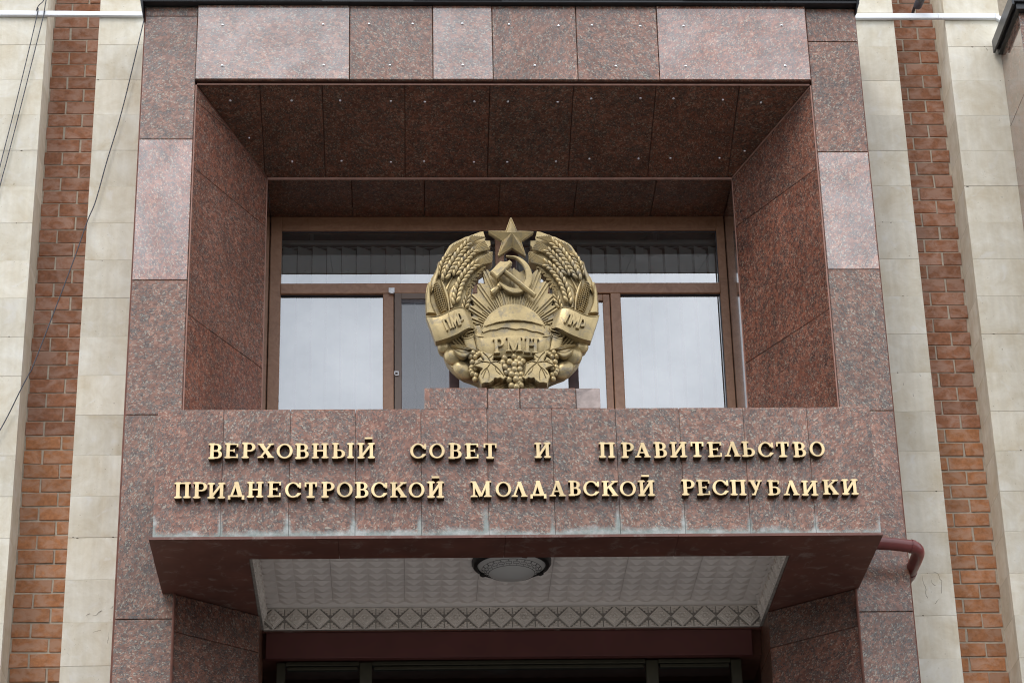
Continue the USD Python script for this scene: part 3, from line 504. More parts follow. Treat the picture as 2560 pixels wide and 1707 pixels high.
ch = [(x_, YW + .15, 10.726 + (.004 if k % 2 else -.004)) for k, x_ in enumerate(np.linspace(-1.0, 2.45, 62))]
part(bl, 'hanger_chain', tube(ch, .0035, 5), M['white_plastic'])
for xx in (-.72, 1.95): part(bl, 'ceiling_bracket', box(xx - .012, xx + .012, YW + .14, YW + .16, 10.786, 10.93), M['white_plastic'])
rm = part(None, 'office_room', cat_([box(-2.2, 3.6, 6.0, 6.1, 7.6, 10.98), box(-2.3, -2.2, 1.56, 6.1, 7.6, 10.98), box(3.6, 3.7, 1.56, 6.1, 7.6, 10.98), box(-2.3, 3.7, 1.56, 6.1, 7.5, 7.6), box(-2.3, 3.7, YW + .052, 6.1, 11.0, 11.1), box(-2.3, -1.05, 1.5, 1.58, 7.5, 11.1), box(2.49, 3.7, 1.5, 1.58, 7.5, 11.1)]), M['room']); tag(rm.prim, kind='structure')
rc = group_part(rm, 'ceiling')
for i in range(8):
    for j in range(3):
        x0, y0 = -.98 + i * .5, YW + .06 + j * .5; ms = [box(x0 + .006, x0 + .494, y0 + .006, y0 + .494, 10.955, 10.985, .004)]
        t = trimesh.creation.torus(.17, .014, major_sections=20, minor_sections=5); t.apply_translation((x0 + .25, y0 + .25, 10.955)); ms.append(t)
        part(rc, 'ceiling_tile', cat_(ms), M['room'])

# ------------------------------------------------------------------ entrance doors under the canopy
dr = thing('entrance_door', 'dark metal entrance doors with black glass under the canopy', 'door', (.7, .87, 0))
DY = .87
for a, b in ((-.884, -.824), (-.318, -.233), (1.641, 1.726), (2.228, 2.30)): part(dr, 'door_post', box(a, b, DY, DY + .07, 4.0, 7.118, .004), M['door_metal'])
for a, b in ((-.823, -.319), (-.232, 1.640), (1.727, 2.227)):
    part(dr, 'top_rail', box(a, b, DY + .004, DY + .06, 7.098, 7.125, .003), M['door_metal']); part(dr, 'top_rail', box(a + .012, b - .012, DY + .012, DY + .06, 7.070, 7.092, .003), M['door_metal'])
    part(dr, 'pane', (np.array([(a, DY + .03, 4.0), (b, DY + .03, 4.0), (b, DY + .03, 7.11), (a, DY + .03, 7.11)]), np.array([(0, 1, 2), (0, 2, 3)])), M['door_glass'])
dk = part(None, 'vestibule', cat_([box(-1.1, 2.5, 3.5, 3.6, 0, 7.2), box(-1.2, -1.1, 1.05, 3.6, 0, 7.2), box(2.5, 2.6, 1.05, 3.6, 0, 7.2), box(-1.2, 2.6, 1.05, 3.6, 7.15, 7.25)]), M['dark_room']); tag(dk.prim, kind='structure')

# ------------------------------------------------------------------ ceiling lamp in the coffer
LX, LY, LZ = .693, -.05, 7.484
lamp = thing('ceiling_lamp', 'round frosted glass ceiling lamp with black rim and meander band under the canopy', 'lamp', (LX, LY, LZ))
def lathe(prof, n=48): m = trimesh.creation.revolve(np.array(prof), sections=n); m.apply_translation((LX, LY, LZ)); return m
part(lamp, 'rim', lathe([(0, .02), (.262, .02), (.262, -.012), (.250, -.030), (.228, -.034), (.222, -.02), (0, -.02)]), M['lamp_metal'], smooth=40)
Rr, Hh = .226, .095; Rs = (Rr * Rr + Hh * Hh) / (2 * Hh)
zc_ = lambda r: -.022 - (math.sqrt(Rs * Rs - r * r) - (Rs - Hh))
part(lamp, 'glass_bowl', lathe([(0, -.01)] + [(r, zc_(r)) for r in (Rr,)] + [(r, zc_(r)) for r in np.linspace(Rr * .96, .0, 12)]), M['lamp_glass'], smooth=40)
mea = []
for k in range(22):
    t0 = 2 * math.pi * k / 22; u = lambda a, b: (lambda th, r: (LX + r * math.cos(th), LY + r * math.sin(th), LZ + zc_(r) - .0005))(t0 + a * 2 * math.pi / 22, b)
    mea.append(tube([u(.05, .196), u(.5, .196), u(.95, .196), u(.95, .180), u(.62, .180), u(.62, .166), u(1.12, .166), u(1.12, .152), u(.6, .152), u(.12, .152), u(.12, .166), u(.38, .166), u(.38, .180), u(.05, .180), u(.05, .196)], .0016, 4))
part(lamp, 'meander_band', cat_(mea), M['lamp_metal'])
for a in (2.5, .55, -1.2):
    part(lamp, 'clip', place(box(.205, .245, -.018, .018, -.045, -.02, .003), np.array([[math.cos(a), -math.sin(a), 0, LX], [math.sin(a), math.cos(a), 0, LY], [0, 0, 1, LZ], [0, 0, 0, 1]])), M['lamp_metal'])

# ------------------------------------------------------------------ inscription
B_ = lambda x0, x1, y0, y1: sbox(min(x0, x1), y0, max(x0, x1), y1)
def EL(cx, cy, rx, ry): return affinity.scale(Point(cx, cy).buffer(1, 12), rx, ry)
def U(*g): return unary_union(g)
def bar(x0, y0, x1, y1, t): return LineString([(x0, y0), (x1, y1)]).buffer(t / 2, cap_style=2)
def serif(x, y, w_=.44): return U(B_(x - w_ / 2, x + w_ / 2, y, y + .085), B_(x - w_ / 2 + .06, x + w_ / 2 - .06, y - .03, y + .115))
def bowl(x0, xr, y0, y1, t=.20, tt=.10):
    ry, cy = (y1 - y0) / 2, (y0 + y1) / 2; rx = min(ry * 1.15, (xr - x0) * .7); cx = xr - rx
    return U(B_(x0, cx, y0, y1), EL(cx, cy, rx, ry)).difference(U(B_(x0, cx, y0 + tt, y1 - tt), EL(cx, cy, rx - t, ry - tt)))
def glyph(c, w):
    st = .22; L_, R_ = .21, w - .21
    stem = lambda x, t=st: B_(x - t / 2, x + t / 2, 0, 1)
    s2 = lambda x: U(serif(x, 0), serif(x, .915))
    ring = lambda: EL(w / 2, .5, w / 2, .5).difference(EL(w / 2, .5, w / 2 - .175, .405))
    if c == '-': return B_(0, w, 0, 1)
    if c == 'П': return U(stem(L_), stem(R_), B_(.05, w - .05, .90, 1), s2(L_), s2(R_))
    if c == 'Р': return U(stem(L_), s2(L_), bowl(L_, w, .42, 1))
    if c == 'В': return U(stem(L_), s2(L_), bowl(L_, w - .05, .47, 1), bowl(L_, w, 0, .56))
    if c == 'Ь': return U(stem(L_), s2(L_), bowl(L_, w, 0, .58))
    if c == 'Б': return U(stem(L_), s2(L_), bowl(L_, w, 0, .58), B_(L_, w - .06, .90, 1), B_(w - .15, w - .06, .74, 1))
    if c == 'Е': return U(stem(L_), s2(L_), B_(L_, w, .90, 1), B_(L_, w, 0, .10), B_(L_, w * .72, .46, .56), B_(w - .10, w, .76, 1), B_(w - .10, w, 0, .27), B_(w * .66, w * .75, .40, .62))
    if c == 'О': return ring()
    if c == 'С': return U(ring().difference(U(B_(w * .62, w + .1, .30, .66), B_(w * .9, w + .1, .0, .3))), B_(w - .12, w, .60, .96), bar(w * .72, .06, w - .02, .27, .09))
    if c == 'Т': return U(stem(w / 2), serif(w / 2, 0, .5), B_(0, w, .89, 1), B_(0, .10, .70, 1), B_(w - .10, w, .70, 1))
    if c == 'І': return U(stem(w / 2), serif(w / 2, 0, w), serif(w / 2, .915, w))
    if c == 'Н': return U(stem(L_), stem(R_), s2(L_), s2(R_), B_(L_, R_, .45, .56))
    if c == 'И': return U(stem(L_, .2), stem(R_, .2), s2(L_), s2(R_), bar(L_ - .02, .03, R_ + .02, .97, .15))
    if c == 'Х': return U(bar(.2, .96, w - .2, .04, .24), bar(w - .2, .96, .2, .04, .13), serif(.2, 0, .40), serif(w - .2, 0, .40), serif(.2, .915, .40), serif(w - .2, .915, .40)).intersection(B_(0, w, 0, 1))
    if c in 'АЛ':
        m = U(bar(w / 2, 1.0, .16, .05, .12), bar(w / 2 - .02, 1.0, w - .2, .05, .23), serif(.19, 0, .38), serif(w - .2, 0, .40)).intersection(B_(0, w, 0, 1))
        return U(m, B_(.28, w - .30, .28, .37)) if c == 'А' else m
    if c == 'Д': return U(bar(w / 2, 1.0, .16, .16, .12), bar(w / 2 - .02, 1.0, w - .2, .16, .22), B_(.05, w - .05, .15, .25), B_(0, .13, 0, .24), B_(w - .13, w, 0, .24)).intersection(B_(0, w, 0, 1))
    if c == 'К': return U(stem(L_), s2(L_), bar(L_, .40, w - .22, .95, .12), bar(w * .48, .60, w - .18, .05, .23), serif(w - .21, 0, .40), serif(w - .21, .915, .40)).intersection(B_(0, w, 0, 1))
    if c == 'М': return U(stem(.20, .12), stem(w - .22, .22), serif(.2, 0, .40), serif(w - .22, 0, .44), B_(0, .3, .915, 1), B_(w - .3, w, .915, 1), bar(.20, .97, w / 2, .05, .22), bar(w - .22, .97, w / 2, .05, .12)).intersection(B_(0, w, 0, 1))
    if c == 'У': return U(bar(.18, .96, w * .56, .34, .22), bar(w - .16, .96, w * .40, .06, .12), B_(w * .2, w * .48, 0, .11), serif(.19, .915, .38), serif(w - .18, .915, .34)).intersection(B_(0, w, 0, 1))
def inscription(lab, data):
    x0 = min(d[1] for d in data); x1 = max(d[2] for d in data); z0 = min(d[3] for d in data)
    t = thing('inscription', lab, 'sign', ((x0 + x1) / 2, YP - .01, z0), 'gilded lettering lines on the balcony front')
    for c, a, b, z, zt in data:
        h = zt - z; w = (b - a) / h; p = glyph(c, w if c != '-' else 1.0)
        p = affinity.scale(p, h if c != '-' else (b - a), h, origin=(0, 0)).simplify(.0004); rot_ = rng.uniform(-.8, .8)
        p = affinity.rotate(p, rot_, origin='center')
        def up(m, y): V = m.vertices.copy(); m.vertices = np.c_[V[:, 0] + a, y - V[:, 2], V[:, 1] + z]; m.invert() if False else None; return m
        fy = YP - .046 + rng.uniform(-.001, .001)
        f1 = extrude(p, .006); f2 = extrude(p.buffer(-.0018), .0018); f2.apply_translation((0, 0, .006))
        l = part(t, 'letter', up(cat_([f1, f2]), fy), M['brass'])
        part(l, 'letter_side', up(extrude(p.buffer(-.0008), .042), YP - .0035), M['dark_bronze'])
inscription('upper line of raised gold Cyrillic letters on the granite balcony front', [('В', -1.233, -1.149, 7.827, 7.929), ('Е', -1.132, -1.049, 7.831, 7.930), ('Р', -1.025, -0.941, 7.831, 7.934), ('Х', -0.927, -0.825, 7.830, 7.929), ('О', -0.808, -0.708, 7.826, 7.927), ('В', -0.692, -0.607, 7.824, 7.926), ('Н', -0.587, -0.485, 7.827, 7.926), ('Ь', -0.461, -0.379, 7.826, 7.928), ('І', -0.367, -0.323, 7.827, 7.927), ('И', -0.302, -0.193, 7.825, 7.927), ('-', -0.257, -0.208, 7.955, 7.968), ('С', 0.029, 0.129, 7.821, 7.924), ('О', 0.149, 0.246, 7.822, 7.924), ('В', 0.271, 0.353, 7.820, 7.924), ('Е', 0.375, 0.458, 7.820, 7.921), ('Т', 0.491, 0.573, 7.820, 7.922), ('И', 0.813, 0.914, 7.823, 7.924), ('П', 1.220, 1.320, 7.822, 7.923), ('Р', 1.361, 1.441, 7.819, 7.922), ('А', 1.445, 1.545, 7.820, 7.922), ('В', 1.568, 1.649, 7.819, 7.924), ('И', 1.670, 1.775, 7.821, 7.923), ('Т', 1.801, 1.882, 7.823, 7.925), ('Е', 1.908, 1.996, 7.822, 7.923), ('Л', 2.015, 2.115, 7.823, 7.926), ('Ь', 2.126, 2.208, 7.823, 7.925), ('С', 2.228, 2.325, 7.818, 7.922), ('Т', 2.345, 2.425, 7.819, 7.921), ('В', 2.452, 2.532, 7.818, 7.920), ('О', 2.556, 2.652, 7.820, 7.924)])
inscription('lower line of raised gold Cyrillic letters, just above the canopy edge', [('П', -1.436, -1.337, 7.563, 7.666), ('Р', -1.320, -1.234, 7.562, 7.667), ('И', -1.230, -1.123, 7.560, 7.662), ('Д', -1.104, -1.002, 7.549, 7.669), ('Н', -0.986, -0.886, 7.565, 7.667), ('Е', -0.859, -0.777, 7.566, 7.668), ('С', -0.750, -0.651, 7.561, 7.665), ('Т', -0.629, -0.553, 7.560, 7.663), ('Р', -0.524, -0.443, 7.562, 7.665), ('О', -0.429, -0.331, 7.562, 7.664), ('В', -0.315, -0.232, 7.558, 7.662), ('С', -0.215, -0.115, 7.558, 7.662), ('К', -0.096, 0.007, 7.558, 7.661), ('О', 0.019, 0.117, 7.557, 7.660), ('И', 0.136, 0.239, 7.556, 7.662), ('-', 0.163, 0.211, 7.685, 7.700), ('М', 0.405, 0.535, 7.557, 7.664), ('О', 0.562, 0.659, 7.558, 7.660), ('Л', 0.661, 0.761, 7.558, 7.660), ('Д', 0.778, 0.878, 7.545, 7.666), ('А', 0.898, 0.999, 7.559, 7.665), ('В', 1.019, 1.095, 7.563, 7.663), ('С', 1.111, 1.210, 7.561, 7.663), ('К', 1.228, 1.330, 7.560, 7.662), ('О', 1.341, 1.441, 7.558, 7.660), ('И', 1.456, 1.559, 7.560, 7.662), ('-', 1.479, 1.528, 7.688, 7.700), ('Р', 1.730, 1.812, 7.563, 7.666), ('Е', 1.826, 1.907, 7.562, 7.664), ('С', 1.924, 2.024, 7.560, 7.665), ('П', 2.037, 2.136, 7.561, 7.662), ('У', 2.154, 2.239, 7.558, 7.661), ('Б', 2.271, 2.351, 7.559, 7.659), ('Л', 2.370, 2.470, 7.557, 7.659), ('И', 2.487, 2.588, 7.556, 7.654), ('К', 2.620, 2.720, 7.560, 7.662), ('И', 2.741, 2.843, 7.561, 7.662)])

# ------------------------------------------------------------------ pedestal and posts
ped = thing('pedestal', 'low red granite block with a pale patched end under the gilded coat of arms', 'pedestal', (.68, YP + .2, ZP1))
pz0, pz1, pyf = ZP1 + .0125, 8.336, YP + .012
for a, b, m in ((.121, .523, 'granite'), (.524, .731, 'granite'), (.732, 1.091, 'granite'), (1.092, 1.247, 'pale_slab')):
    part(ped, 'granite_slab', box(a + .001, b - .001, pyf + rng.uniform(-.003, .002), pyf + .42, pz0, pz1 + rng.uniform(-.003, .002) - (.005 if m == 'pale_slab' else 0), .004), M[m])
for a, b, z1, y, lab in ((.287, .353, 8.95, -.62, 'rusty brown square post left behind the coat of arms'), (1.072, 1.138, 8.95, -.62, 'rusty brown square post right behind the coat of arms'), (.679, .748, 9.56, -.62, 'tall rusty post behind the star of the coat of arms')):
    t = thing('support_post', lab, 'post', ((a + b) / 2, y, ZP1), 'posts carrying the coat of arms')
    part(t, 'post', box(a, b, y, y + .06, ZP1 + .012, z1, .004), M['rusty_steel']); part(t, 'tie_plate', box(a - .01, b + .01, y - .1455, y - .001, z1 - .12, z1 - .05, .003), M['rusty_steel'])

# ------------------------------------------------------------------ coat of arms; drawn in relief units: u to the right, v down, h towards the viewer
EX, EY, EZ, SU, SV, SH = .699, -.845, 8.364, .000806, .000904, .00115
arms = thing('coat_of_arms', 'gilded relief coat of arms with star, hammer and sickle, wheat, maize and grapes', 'emblem', (EX, EY, 8.336))
UC = 812
def emap(m, ref):
    V = np.asarray(m.vertices, float); m = trimesh.Trimesh(np.c_[EX + (V[:, 0] - UC) * SU, EY - V[:, 2] * SH, EZ + (1468 - V[:, 1]) * SV - .5 * ref * SH], m.faces, process=False); m.invert(); return m
class Rel:
    """Collects relief pieces that make up one part of the coat of arms."""
    def __init__(s): s.ms = []
    def add(s, m): s.ms.append(m); return s
    def plate(s, pts, h0, h1, bev=4):
        p = pts if hasattr(pts, 'area') else Polygon(pts)
        if not p.is_valid: p = p.buffer(0)
        m = extrude(p, h1 - h0 - bev); m.apply_translation((0, 0, h0)); s.ms.append(m)
        q = p.buffer(-bev * .45)
        if q.area > 1:
            m = extrude(q, bev * .55 + .01); m.apply_translation((0, 0, h1 - bev - .01)); s.ms.append(m)
        q = p.buffer(-bev)
        if q.area > 1:
            m = extrude(q, bev * .46); m.apply_translation((0, 0, h1 - bev * .46)); s.ms.append(m)
        return s
    def ball(s, u, v, a, b, h, ang=0.0, h0=0.0, sub=2):
        m = trimesh.creation.icosphere(subdivisions=sub, radius=1.0); V = m.vertices * (a, b, h); c, d = math.cos(math.radians(ang)), math.sin(math.radians(ang))
        m.vertices = np.c_[u + V[:, 0] * c - V[:, 1] * d, v + V[:, 0] * d + V[:, 1] * c, h0 + V[:, 2]]; s.ms.append(m); return s
    def tube(s, pts, r, h=None, k=6):
        P = np.asarray(pts, float)
        if h is not None: P = np.c_[P[:, :2], np.broadcast_to(h, (len(P),))]
        s.ms.append(tube(P, r, k)); return s
    def strip(s, A, B, hb, hA, hB, bulge, n=8, N=28, wave=0.0):
        A, B = smoothline(A, N), smoothline(B, N); t = np.linspace(0, 1, n)
        hA, hB = np.broadcast_to(hA, N) if np.ndim(hA) == 0 else np.interp(np.linspace(0, 1, N), np.linspace(0, 1, len(hA)), hA), np.broadcast_to(hB, N) if np.ndim(hB) == 0 else np.interp(np.linspace(0, 1, N), np.linspace(0, 1, len(hB)), hB)
        top = np.array([[(*(A[i] * (1 - q) + B[i] * q), hA[i] * (1 - q) + hB[i] * q + bulge * 4 * q * (1 - q) + wave * math.sin(q * 9.4)) for q in t] for i in range(N)])
        bot = top.copy(); bot[..., 2] = hb
        V = np.vstack([top.reshape(-1, 3), bot.reshape(-1, 3)]); o = N * n; F = []; ix = lambda i, j: i * n + j
        for i in range(N - 1):
            for j in range(n - 1):
                a, b, c, d = ix(i, j), ix(i + 1, j), ix(i + 1, j + 1), ix(i, j + 1)
                F += [(a, b, c), (a, c, d), (o + a, o + c, o + b), (o + a, o + d, o + c)]
        def wall(a, b): F.extend([(a, o + a, o + b), (a, o + b, b)])
        for i in range(N - 1): wall(ix(i, 0), ix(i + 1, 0)); wall(ix(i + 1, n - 1), ix(i, n - 1))
        for j in range(n - 1): wall(ix(0, j + 1), ix(0, j)); wall(ix(N - 1, j), ix(N - 1, j + 1))
        m = trimesh.Trimesh(V, F, process=False)
        if m.volume < 0: m.invert()
        s.ms.append(m); return s
    def mirror(s):
        r = Rel()
        for m in s.ms:
            q = m.copy(); V = q.vertices.copy(); V[:, 0] = 2 * UC - V[:, 0]; q = trimesh.Trimesh(V, q.faces, process=False); q.invert(); r.ms.append(q)
        return r
    def done(s, name, ref, smooth=35, parent=None): return part(parent or arms, name, emap(cat_(s.ms), ref), M['bronze'], smooth=smooth)
def both(rel, name, ref, smooth=35): rel.done(name, ref, smooth); rel.mirror().done(name, ref, smooth)
mir = lambda P: [(2 * UC - u, v) for u, v in P]
# backing
wl = [(590, 186), (560, 192), (520, 207), (480, 224), (440, 234), (400, 254), (365, 270), (335, 287), (312, 304), (285, 347), (262, 387), (245, 422), (219, 442), (207, 480), (187, 530), (156, 578), (150, 603), (132, 612), (120, 650), (113, 700), (110, 760), (112, 830), (118, 870), (130, 915), (155, 965), (185, 1040), (215, 1075), (330, 1060), (480, 960), (478, 830), (474, 752), (482, 722), (480, 682), (498, 650), (495, 602), (545, 566), (545, 542), (603, 502), (603, 472), (652, 442), (662, 420), (666, 362), (615, 348), (648, 302), (646, 264), (600, 264), (606, 242)]
low = [(205, 1060), (208, 1120), (225, 1150), (252, 1166), (260, 1200), (285, 1255), (318, 1290), (360, 1330), (410, 1362), (465, 1380), (520, 1402), (548, 1430), (612, 1432), (650, 1440), (680, 1480), (760, 1480), (UC, 1455)]
rays = []
gl = [(-84, 492, 500), (-67, 555, 560), (-49.5, 500, 508), (-36, 425, 455), (-22.5, 385, 395)]
back = U(Polygon(wl).buffer(0), Polygon(mir(wl)).buffer(0), Polygon(low + mir(low)[::-1] + [(1300, 1000), (330, 1000)]).buffer(0))
Rel().plate(back, -75, 4, 3).done('backing', 0)
# rays and rising sun
SC = (820, 1043)
ra = sorted([(-104, 560), (-112.5, 572), (-123, 500), (-136, 470), (-146.5, 418), (-158, 378), (-90, 548), (-76.5, 556), (-67.5, 572), (-57, 515), (-44, 470), (-33.5, 418), (-22, 378)])
fan = []
for i, (a, r) in enumerate(ra):
    for d in (-2.4, 2.4): fan.append((SC[0] + r * math.cos(math.radians(a + d)), SC[1] + r * math.sin(math.radians(a + d))))
    if i + 1 < len(ra):
        b, r2 = ra[i + 1]; m_ = (a + b) / 2; rm_ = min(r, r2) * .955; fan.append((SC[0] + rm_ * math.cos(math.radians(m_)), SC[1] + rm_ * math.sin(math.radians(m_))))
fan = [(SC[0] - 330, SC[1] + 20)] + fan + [(SC[0] + 330, SC[1] + 20)]
Rel().plate(fan, -40, 12, 3).done('ray_plate', 12)
def beam(k, a, r0, r1, w, h0, h1, off):
    c, s_ = math.cos(math.radians(a)), math.sin(math.radians(a)); P = lambda r, o: (SC[0] + r * c - o * s_, SC[1] + r * s_ + o * c)
    k.plate([P(r0, off - w * .55), P(r1, off * 1.25 - w), P(r1, off * 1.25 + w), P(r0, off + w * .55)], h0, h1, 2)
for a, r in ra:
    k = Rel()
    for o in (-10.5, 10.5): beam(k, a, 245, r + 4, 6.5, 6, 25, o)
    k.done('sun_ray', 22, 25)
for i in range(len(ra) - 1):
    m_ = (ra[i][0] + ra[i + 1][0]) / 2; k = Rel(); beam(k, m_, 250, 318, 5, 6, 23, 0); k.done('short_ray', 20, 25)
arc = [(1100, 985), (1040, 955), (980, 938), (900, 926), (820, 923), (760, 926), (680, 938), (600, 962), (540, 985)]
wv = [(1066, 1022), (1010, 1004), (965, 1000), (920, 984), (880, 978), (840, 984), (800, 978), (765, 970), (715, 972), (680, 986), (625, 990), (575, 1008)]
sd = Point(SC).buffer(265, 32).intersection(sbox(500, 700, 1140, 1062))
cap_ = sd.intersection(Polygon([(500, 700)] + [(540, 985)] + arc[::-1] + [(1100, 985), (1140, 700)]).buffer(0))
k = Rel().plate(cap_, -10, 50, 9)
for r_, h_ in ((215, 56), (165, 60), (110, 63)):
    q = Point(SC).buffer(r_ + 26, 32).intersection(cap_.buffer(-2)); k.plate(q, 40, h_, 3)
k.done('rising_sun', 52)
Rel().plate(sd.buffer(-3).intersection(Polygon(arc + wv[::-1]).buffer(3)), -10, 44, 2).done('globe_band', 44)
Rel().plate(sd.buffer(-5), -10, 34, 2).done('wave_band', 34)
# hammer and sickle
sick = smoothline([(770, 384), (840, 388), (900, 412), (950, 462), (977, 530), (974, 600), (940, 660), (880, 692), (812, 694), (755, 665), (700, 616)], 40).tolist() + smoothline([(712, 598), (745, 622), (800, 648), (852, 652), (900, 622), (926, 570), (922, 505), (895, 452), (850, 412), (800, 398), (770, 392)], 40).tolist()
k = Rel().plate(sick, 36, 62, 6); k.tube([(704, 640, 50), (690, 652, 50), (668, 672, 50), (645, 690, 50), (636, 692, 50)], (15, 19, 24, 25, 14), k=10); k.tube([(712, 632, 50), (700, 642, 50)], 22, k=10); k.done('sickle', 60)
k = Rel().tube([(745, 510, 68), (870, 612, 68), (995, 716, 68)], 21, k=10).done('hammer', 74); hm = k
Rel().plate([(635, 522), (722, 434), (748, 440), (775, 438), (795, 425), (816, 448), (776, 492), (690, 572)], 52, 98, 8).done('hammer_head', 92, parent=hm)
# star
st = [(818, 70), (864, 184), (1000, 188), (892, 260), (930, 384), (820, 312), (708, 384), (747, 260), (632, 184), (775, 184)]
V = [(*p, 40) for p in st] + [(*p, 4) for p in st] + [(819, 226, 92), (819, 226, 4)]; F = []
for i in range(10):
    j = (i + 1) % 10; F += [(i, j, 20), (i, 10 + i, 10 + j), (i, 10 + j, j), (10 + j, 10 + i, 21)]
ms = trimesh.Trimesh(V, F, process=False); ms.invert() if ms.volume < 0 else None
k = Rel().add(ms); P = st + [st[0]]
for i in range(10): k.tube([(*P[i], 40), (*P[i + 1], 40)], 5.5, k=5)
k.done('star', 50, False)
# wheat ears
def ear(spine, wid, ln, awns, h, end_r=8.5):
    k = Rel(); P = smoothline(spine, 60); L = np.r_[0, np.cumsum(np.linalg.norm(np.diff(P, axis=0), axis=1))]; step = ln * .72; s_ = ln * .3; i = 0
    k.strip([tuple(p) for p in P[::8]], [tuple(p + (1, 0)) for p in P[::8]], 0, h - 8, h - 8, 0, n=2, N=12)
    while s_ < L[-1]:
        c = np.array([np.interp(s_, L, P[:, 0]), np.interp(s_, L, P[:, 1])]); c2 = np.array([np.interp(min(s_ + 8, L[-1]), L, P[:, 0]), np.interp(min(s_ + 8, L[-1]), L, P[:, 1])]); t = (c2 - c) / (np.linalg.norm(c2 - c) + 1e-9) if s_ + 8 < L[-1] else t
        nrm = np.array([-t[1], t[0]]); ang = math.degrees(math.atan2(t[1], t[0])); sg = 1 if i % 2 else -1; tap = 1 - .25 * (s_ / L[-1]) ** 3
        k.ball(*(c + nrm * sg * wid * .52 * tap), ln * .58, wid * .44 * tap, 13, ang + sg * 24, h, 1); i += 1; s_ += step * .5
    for a0, a1 in awns:
        k.tube(np.c_[smoothline([a0, ((a0[0] + a1[0]) / 2 - 4, (a0[1] + a1[1]) / 2 - 4), a1], 5), np.full(5, h - 3)], np.linspace(5, end_r, 5), k=6)
    return k
def awn(p, q0, q1, n, spread=18):
    d = np.array(q1, float) - q0; e = d / (np.linalg.norm(d) + 1e-9)
    return [(tuple(np.array(p, float) + e * spread * (i / (n - 1) - .5)), tuple(np.array(q0) + d * i / (n - 1))) for i in range(n)]
E1 = ear([(232, 540), (248, 478), (272, 420), (302, 372)], 34, 50, awn((310, 372), (345, 288), (470, 232), 6, 50), 26)
E2 = ear([(262, 585), (292, 520), (340, 440), (400, 352), (462, 285), (478, 268)], 37, 56, awn((470, 275), (500, 222), (598, 232), 6, 46), 36)
E3 = ear([(350, 548), (392, 478), (440, 415), (495, 358), (525, 335)], 36, 54, awn((520, 345), (598, 268), (640, 330), 6, 40), 32)
E4 = ear([(348, 778), (362, 712), (378, 650), (405, 590), (440, 540), (490, 482), (540, 448)], 40, 58, awn((535, 455), (662, 362), (652, 440), 7, 44), 36)
E5 = ear([(420, 815), (436, 770), (448, 735), (452, 712)], 32, 50, awn((440, 700), (480, 640), (482, 745), 5, 30) + awn((440, 640), (492, 600), (478, 680), 4, 30) + awn((478, 590), (545, 545), (500, 645), 4, 30) + awn((530, 520), (603, 472), (548, 548), 4, 24), 22)
for q in (E1, E2, E3, E4, E5): both(q, 'wheat_ear', 36)
both(Rel().strip([(300, 812), (285, 730), (308, 645), (362, 600), (430, 525)], [(332, 812), (335, 720), (355, 650), (395, 590), (430, 527)], 0, 14, 30, 8, N=20).strip([(255, 650), (300, 585), (338, 545)], [(275, 700), (305, 620), (338, 547)], 0, 14, 26, 6, N=12).strip([(225, 560), (245, 520), (250, 470)], [(262, 610), (256, 540), (250, 472)], 0, 12, 24, 6, N=12), 'grass_leaf', 30)
# maize: husk leaves and cobs
hk = Rel().strip([(112, 855), (110, 760), (118, 690), (136, 612)], [(200, 868), (160, 780), (150, 700), (138, 614)], 0, 26, 38, 22, N=20, wave=3).strip([(150, 660), (158, 590), (190, 520), (214, 440)], [(190, 640), (205, 580), (222, 520), (218, 442)], 0, 20, 34, 14, N=18, wave=2)
hk.strip([(150, 700), (150, 650), (160, 600)], [(185, 640), (180, 625), (175, 600)], 0, 24, 30, 8, N=10).strip([(290, 860), (275, 760), (245, 660), (232, 570)], [(310, 850), (300, 740), (275, 650), (234, 572)], 0, 24, 34, 8, N=18)
both(hk, 'husk_leaf', 34)
cb = Rel(); CA, CB = np.array((196, 612.)), np.array((262, 848.)); ax = CB - CA; LL = np.linalg.norm(ax); ax /= LL; nr = np.array([-ax[1], ax[0]])
cb.ball(*((CA + CB) / 2), LL * .53, 42, 36, math.degrees(math.atan2(ax[1], ax[0])), 12, 2)
for i in range(14):
    t = (i + .5) / 14; hw = 43 * math.sqrt(max(0, 1 - (2 * t - 1) ** 2 * .82)) * (.86 + .2 * t)
    for j in range(-2, 3):
        o = j / 2.5; c = CA + ax * LL * t + nr * o * hw * .95
        cb.ball(c[0], c[1], 7.6, 8.0, 11, math.degrees(math.atan2(ax[1], ax[0])), 22 + 34 * math.sqrt(max(0, 1 - o * o)), 1)
both(cb, 'maize_cob', 46, False)
# lower bundle of stalks, fruit, leaves, grapes
sl = Rel()
for i in range(4): sl.tube([(300 + i * 27, 1052 - i * 9, 18), (360 + i * 24, 1110 - i * 6, 18), (440 + i * 16, 1170, 18)], 8.5, k=6)
both(sl, 'stalk', 20)
fs = Rel()
for i in range(5): fs.tube([(628 + i * 32, 1420 + i * 13, 8), (700 + i * 32 - 62 + 85, 1372 + i * 13, 8)], 8, k=6)
fs.plate([(615, 1418), (720, 1350), (800, 1400), (790, 1478), (690, 1492)], -60, 6, 2)
both(fs, 'stalk_end', 8)
both(Rel().ball(252, 1112, 50, 52, 30, 0, 0), 'fruit', 30); both(Rel().ball(332, 1176, 80, 76, 42, 25, 0), 'fruit', 40)
both(Rel().ball(410, 1290, 96, 66, 40, 33, 0), 'fruit', 40)
lf = Rel().strip([(312, 1112), (350, 1100), (400, 1102), (450, 1122), (478, 1142)], [(312, 1113), (350, 1128), (392, 1140), (440, 1150), (478, 1144)], 20, 44, 58, 10, N=16).strip([(330, 1150), (370, 1142), (420, 1152), (470, 1172)], [(330, 1151), (362, 1196), (415, 1216), (470, 1174)], 30, 58, 68, 8, N=16)
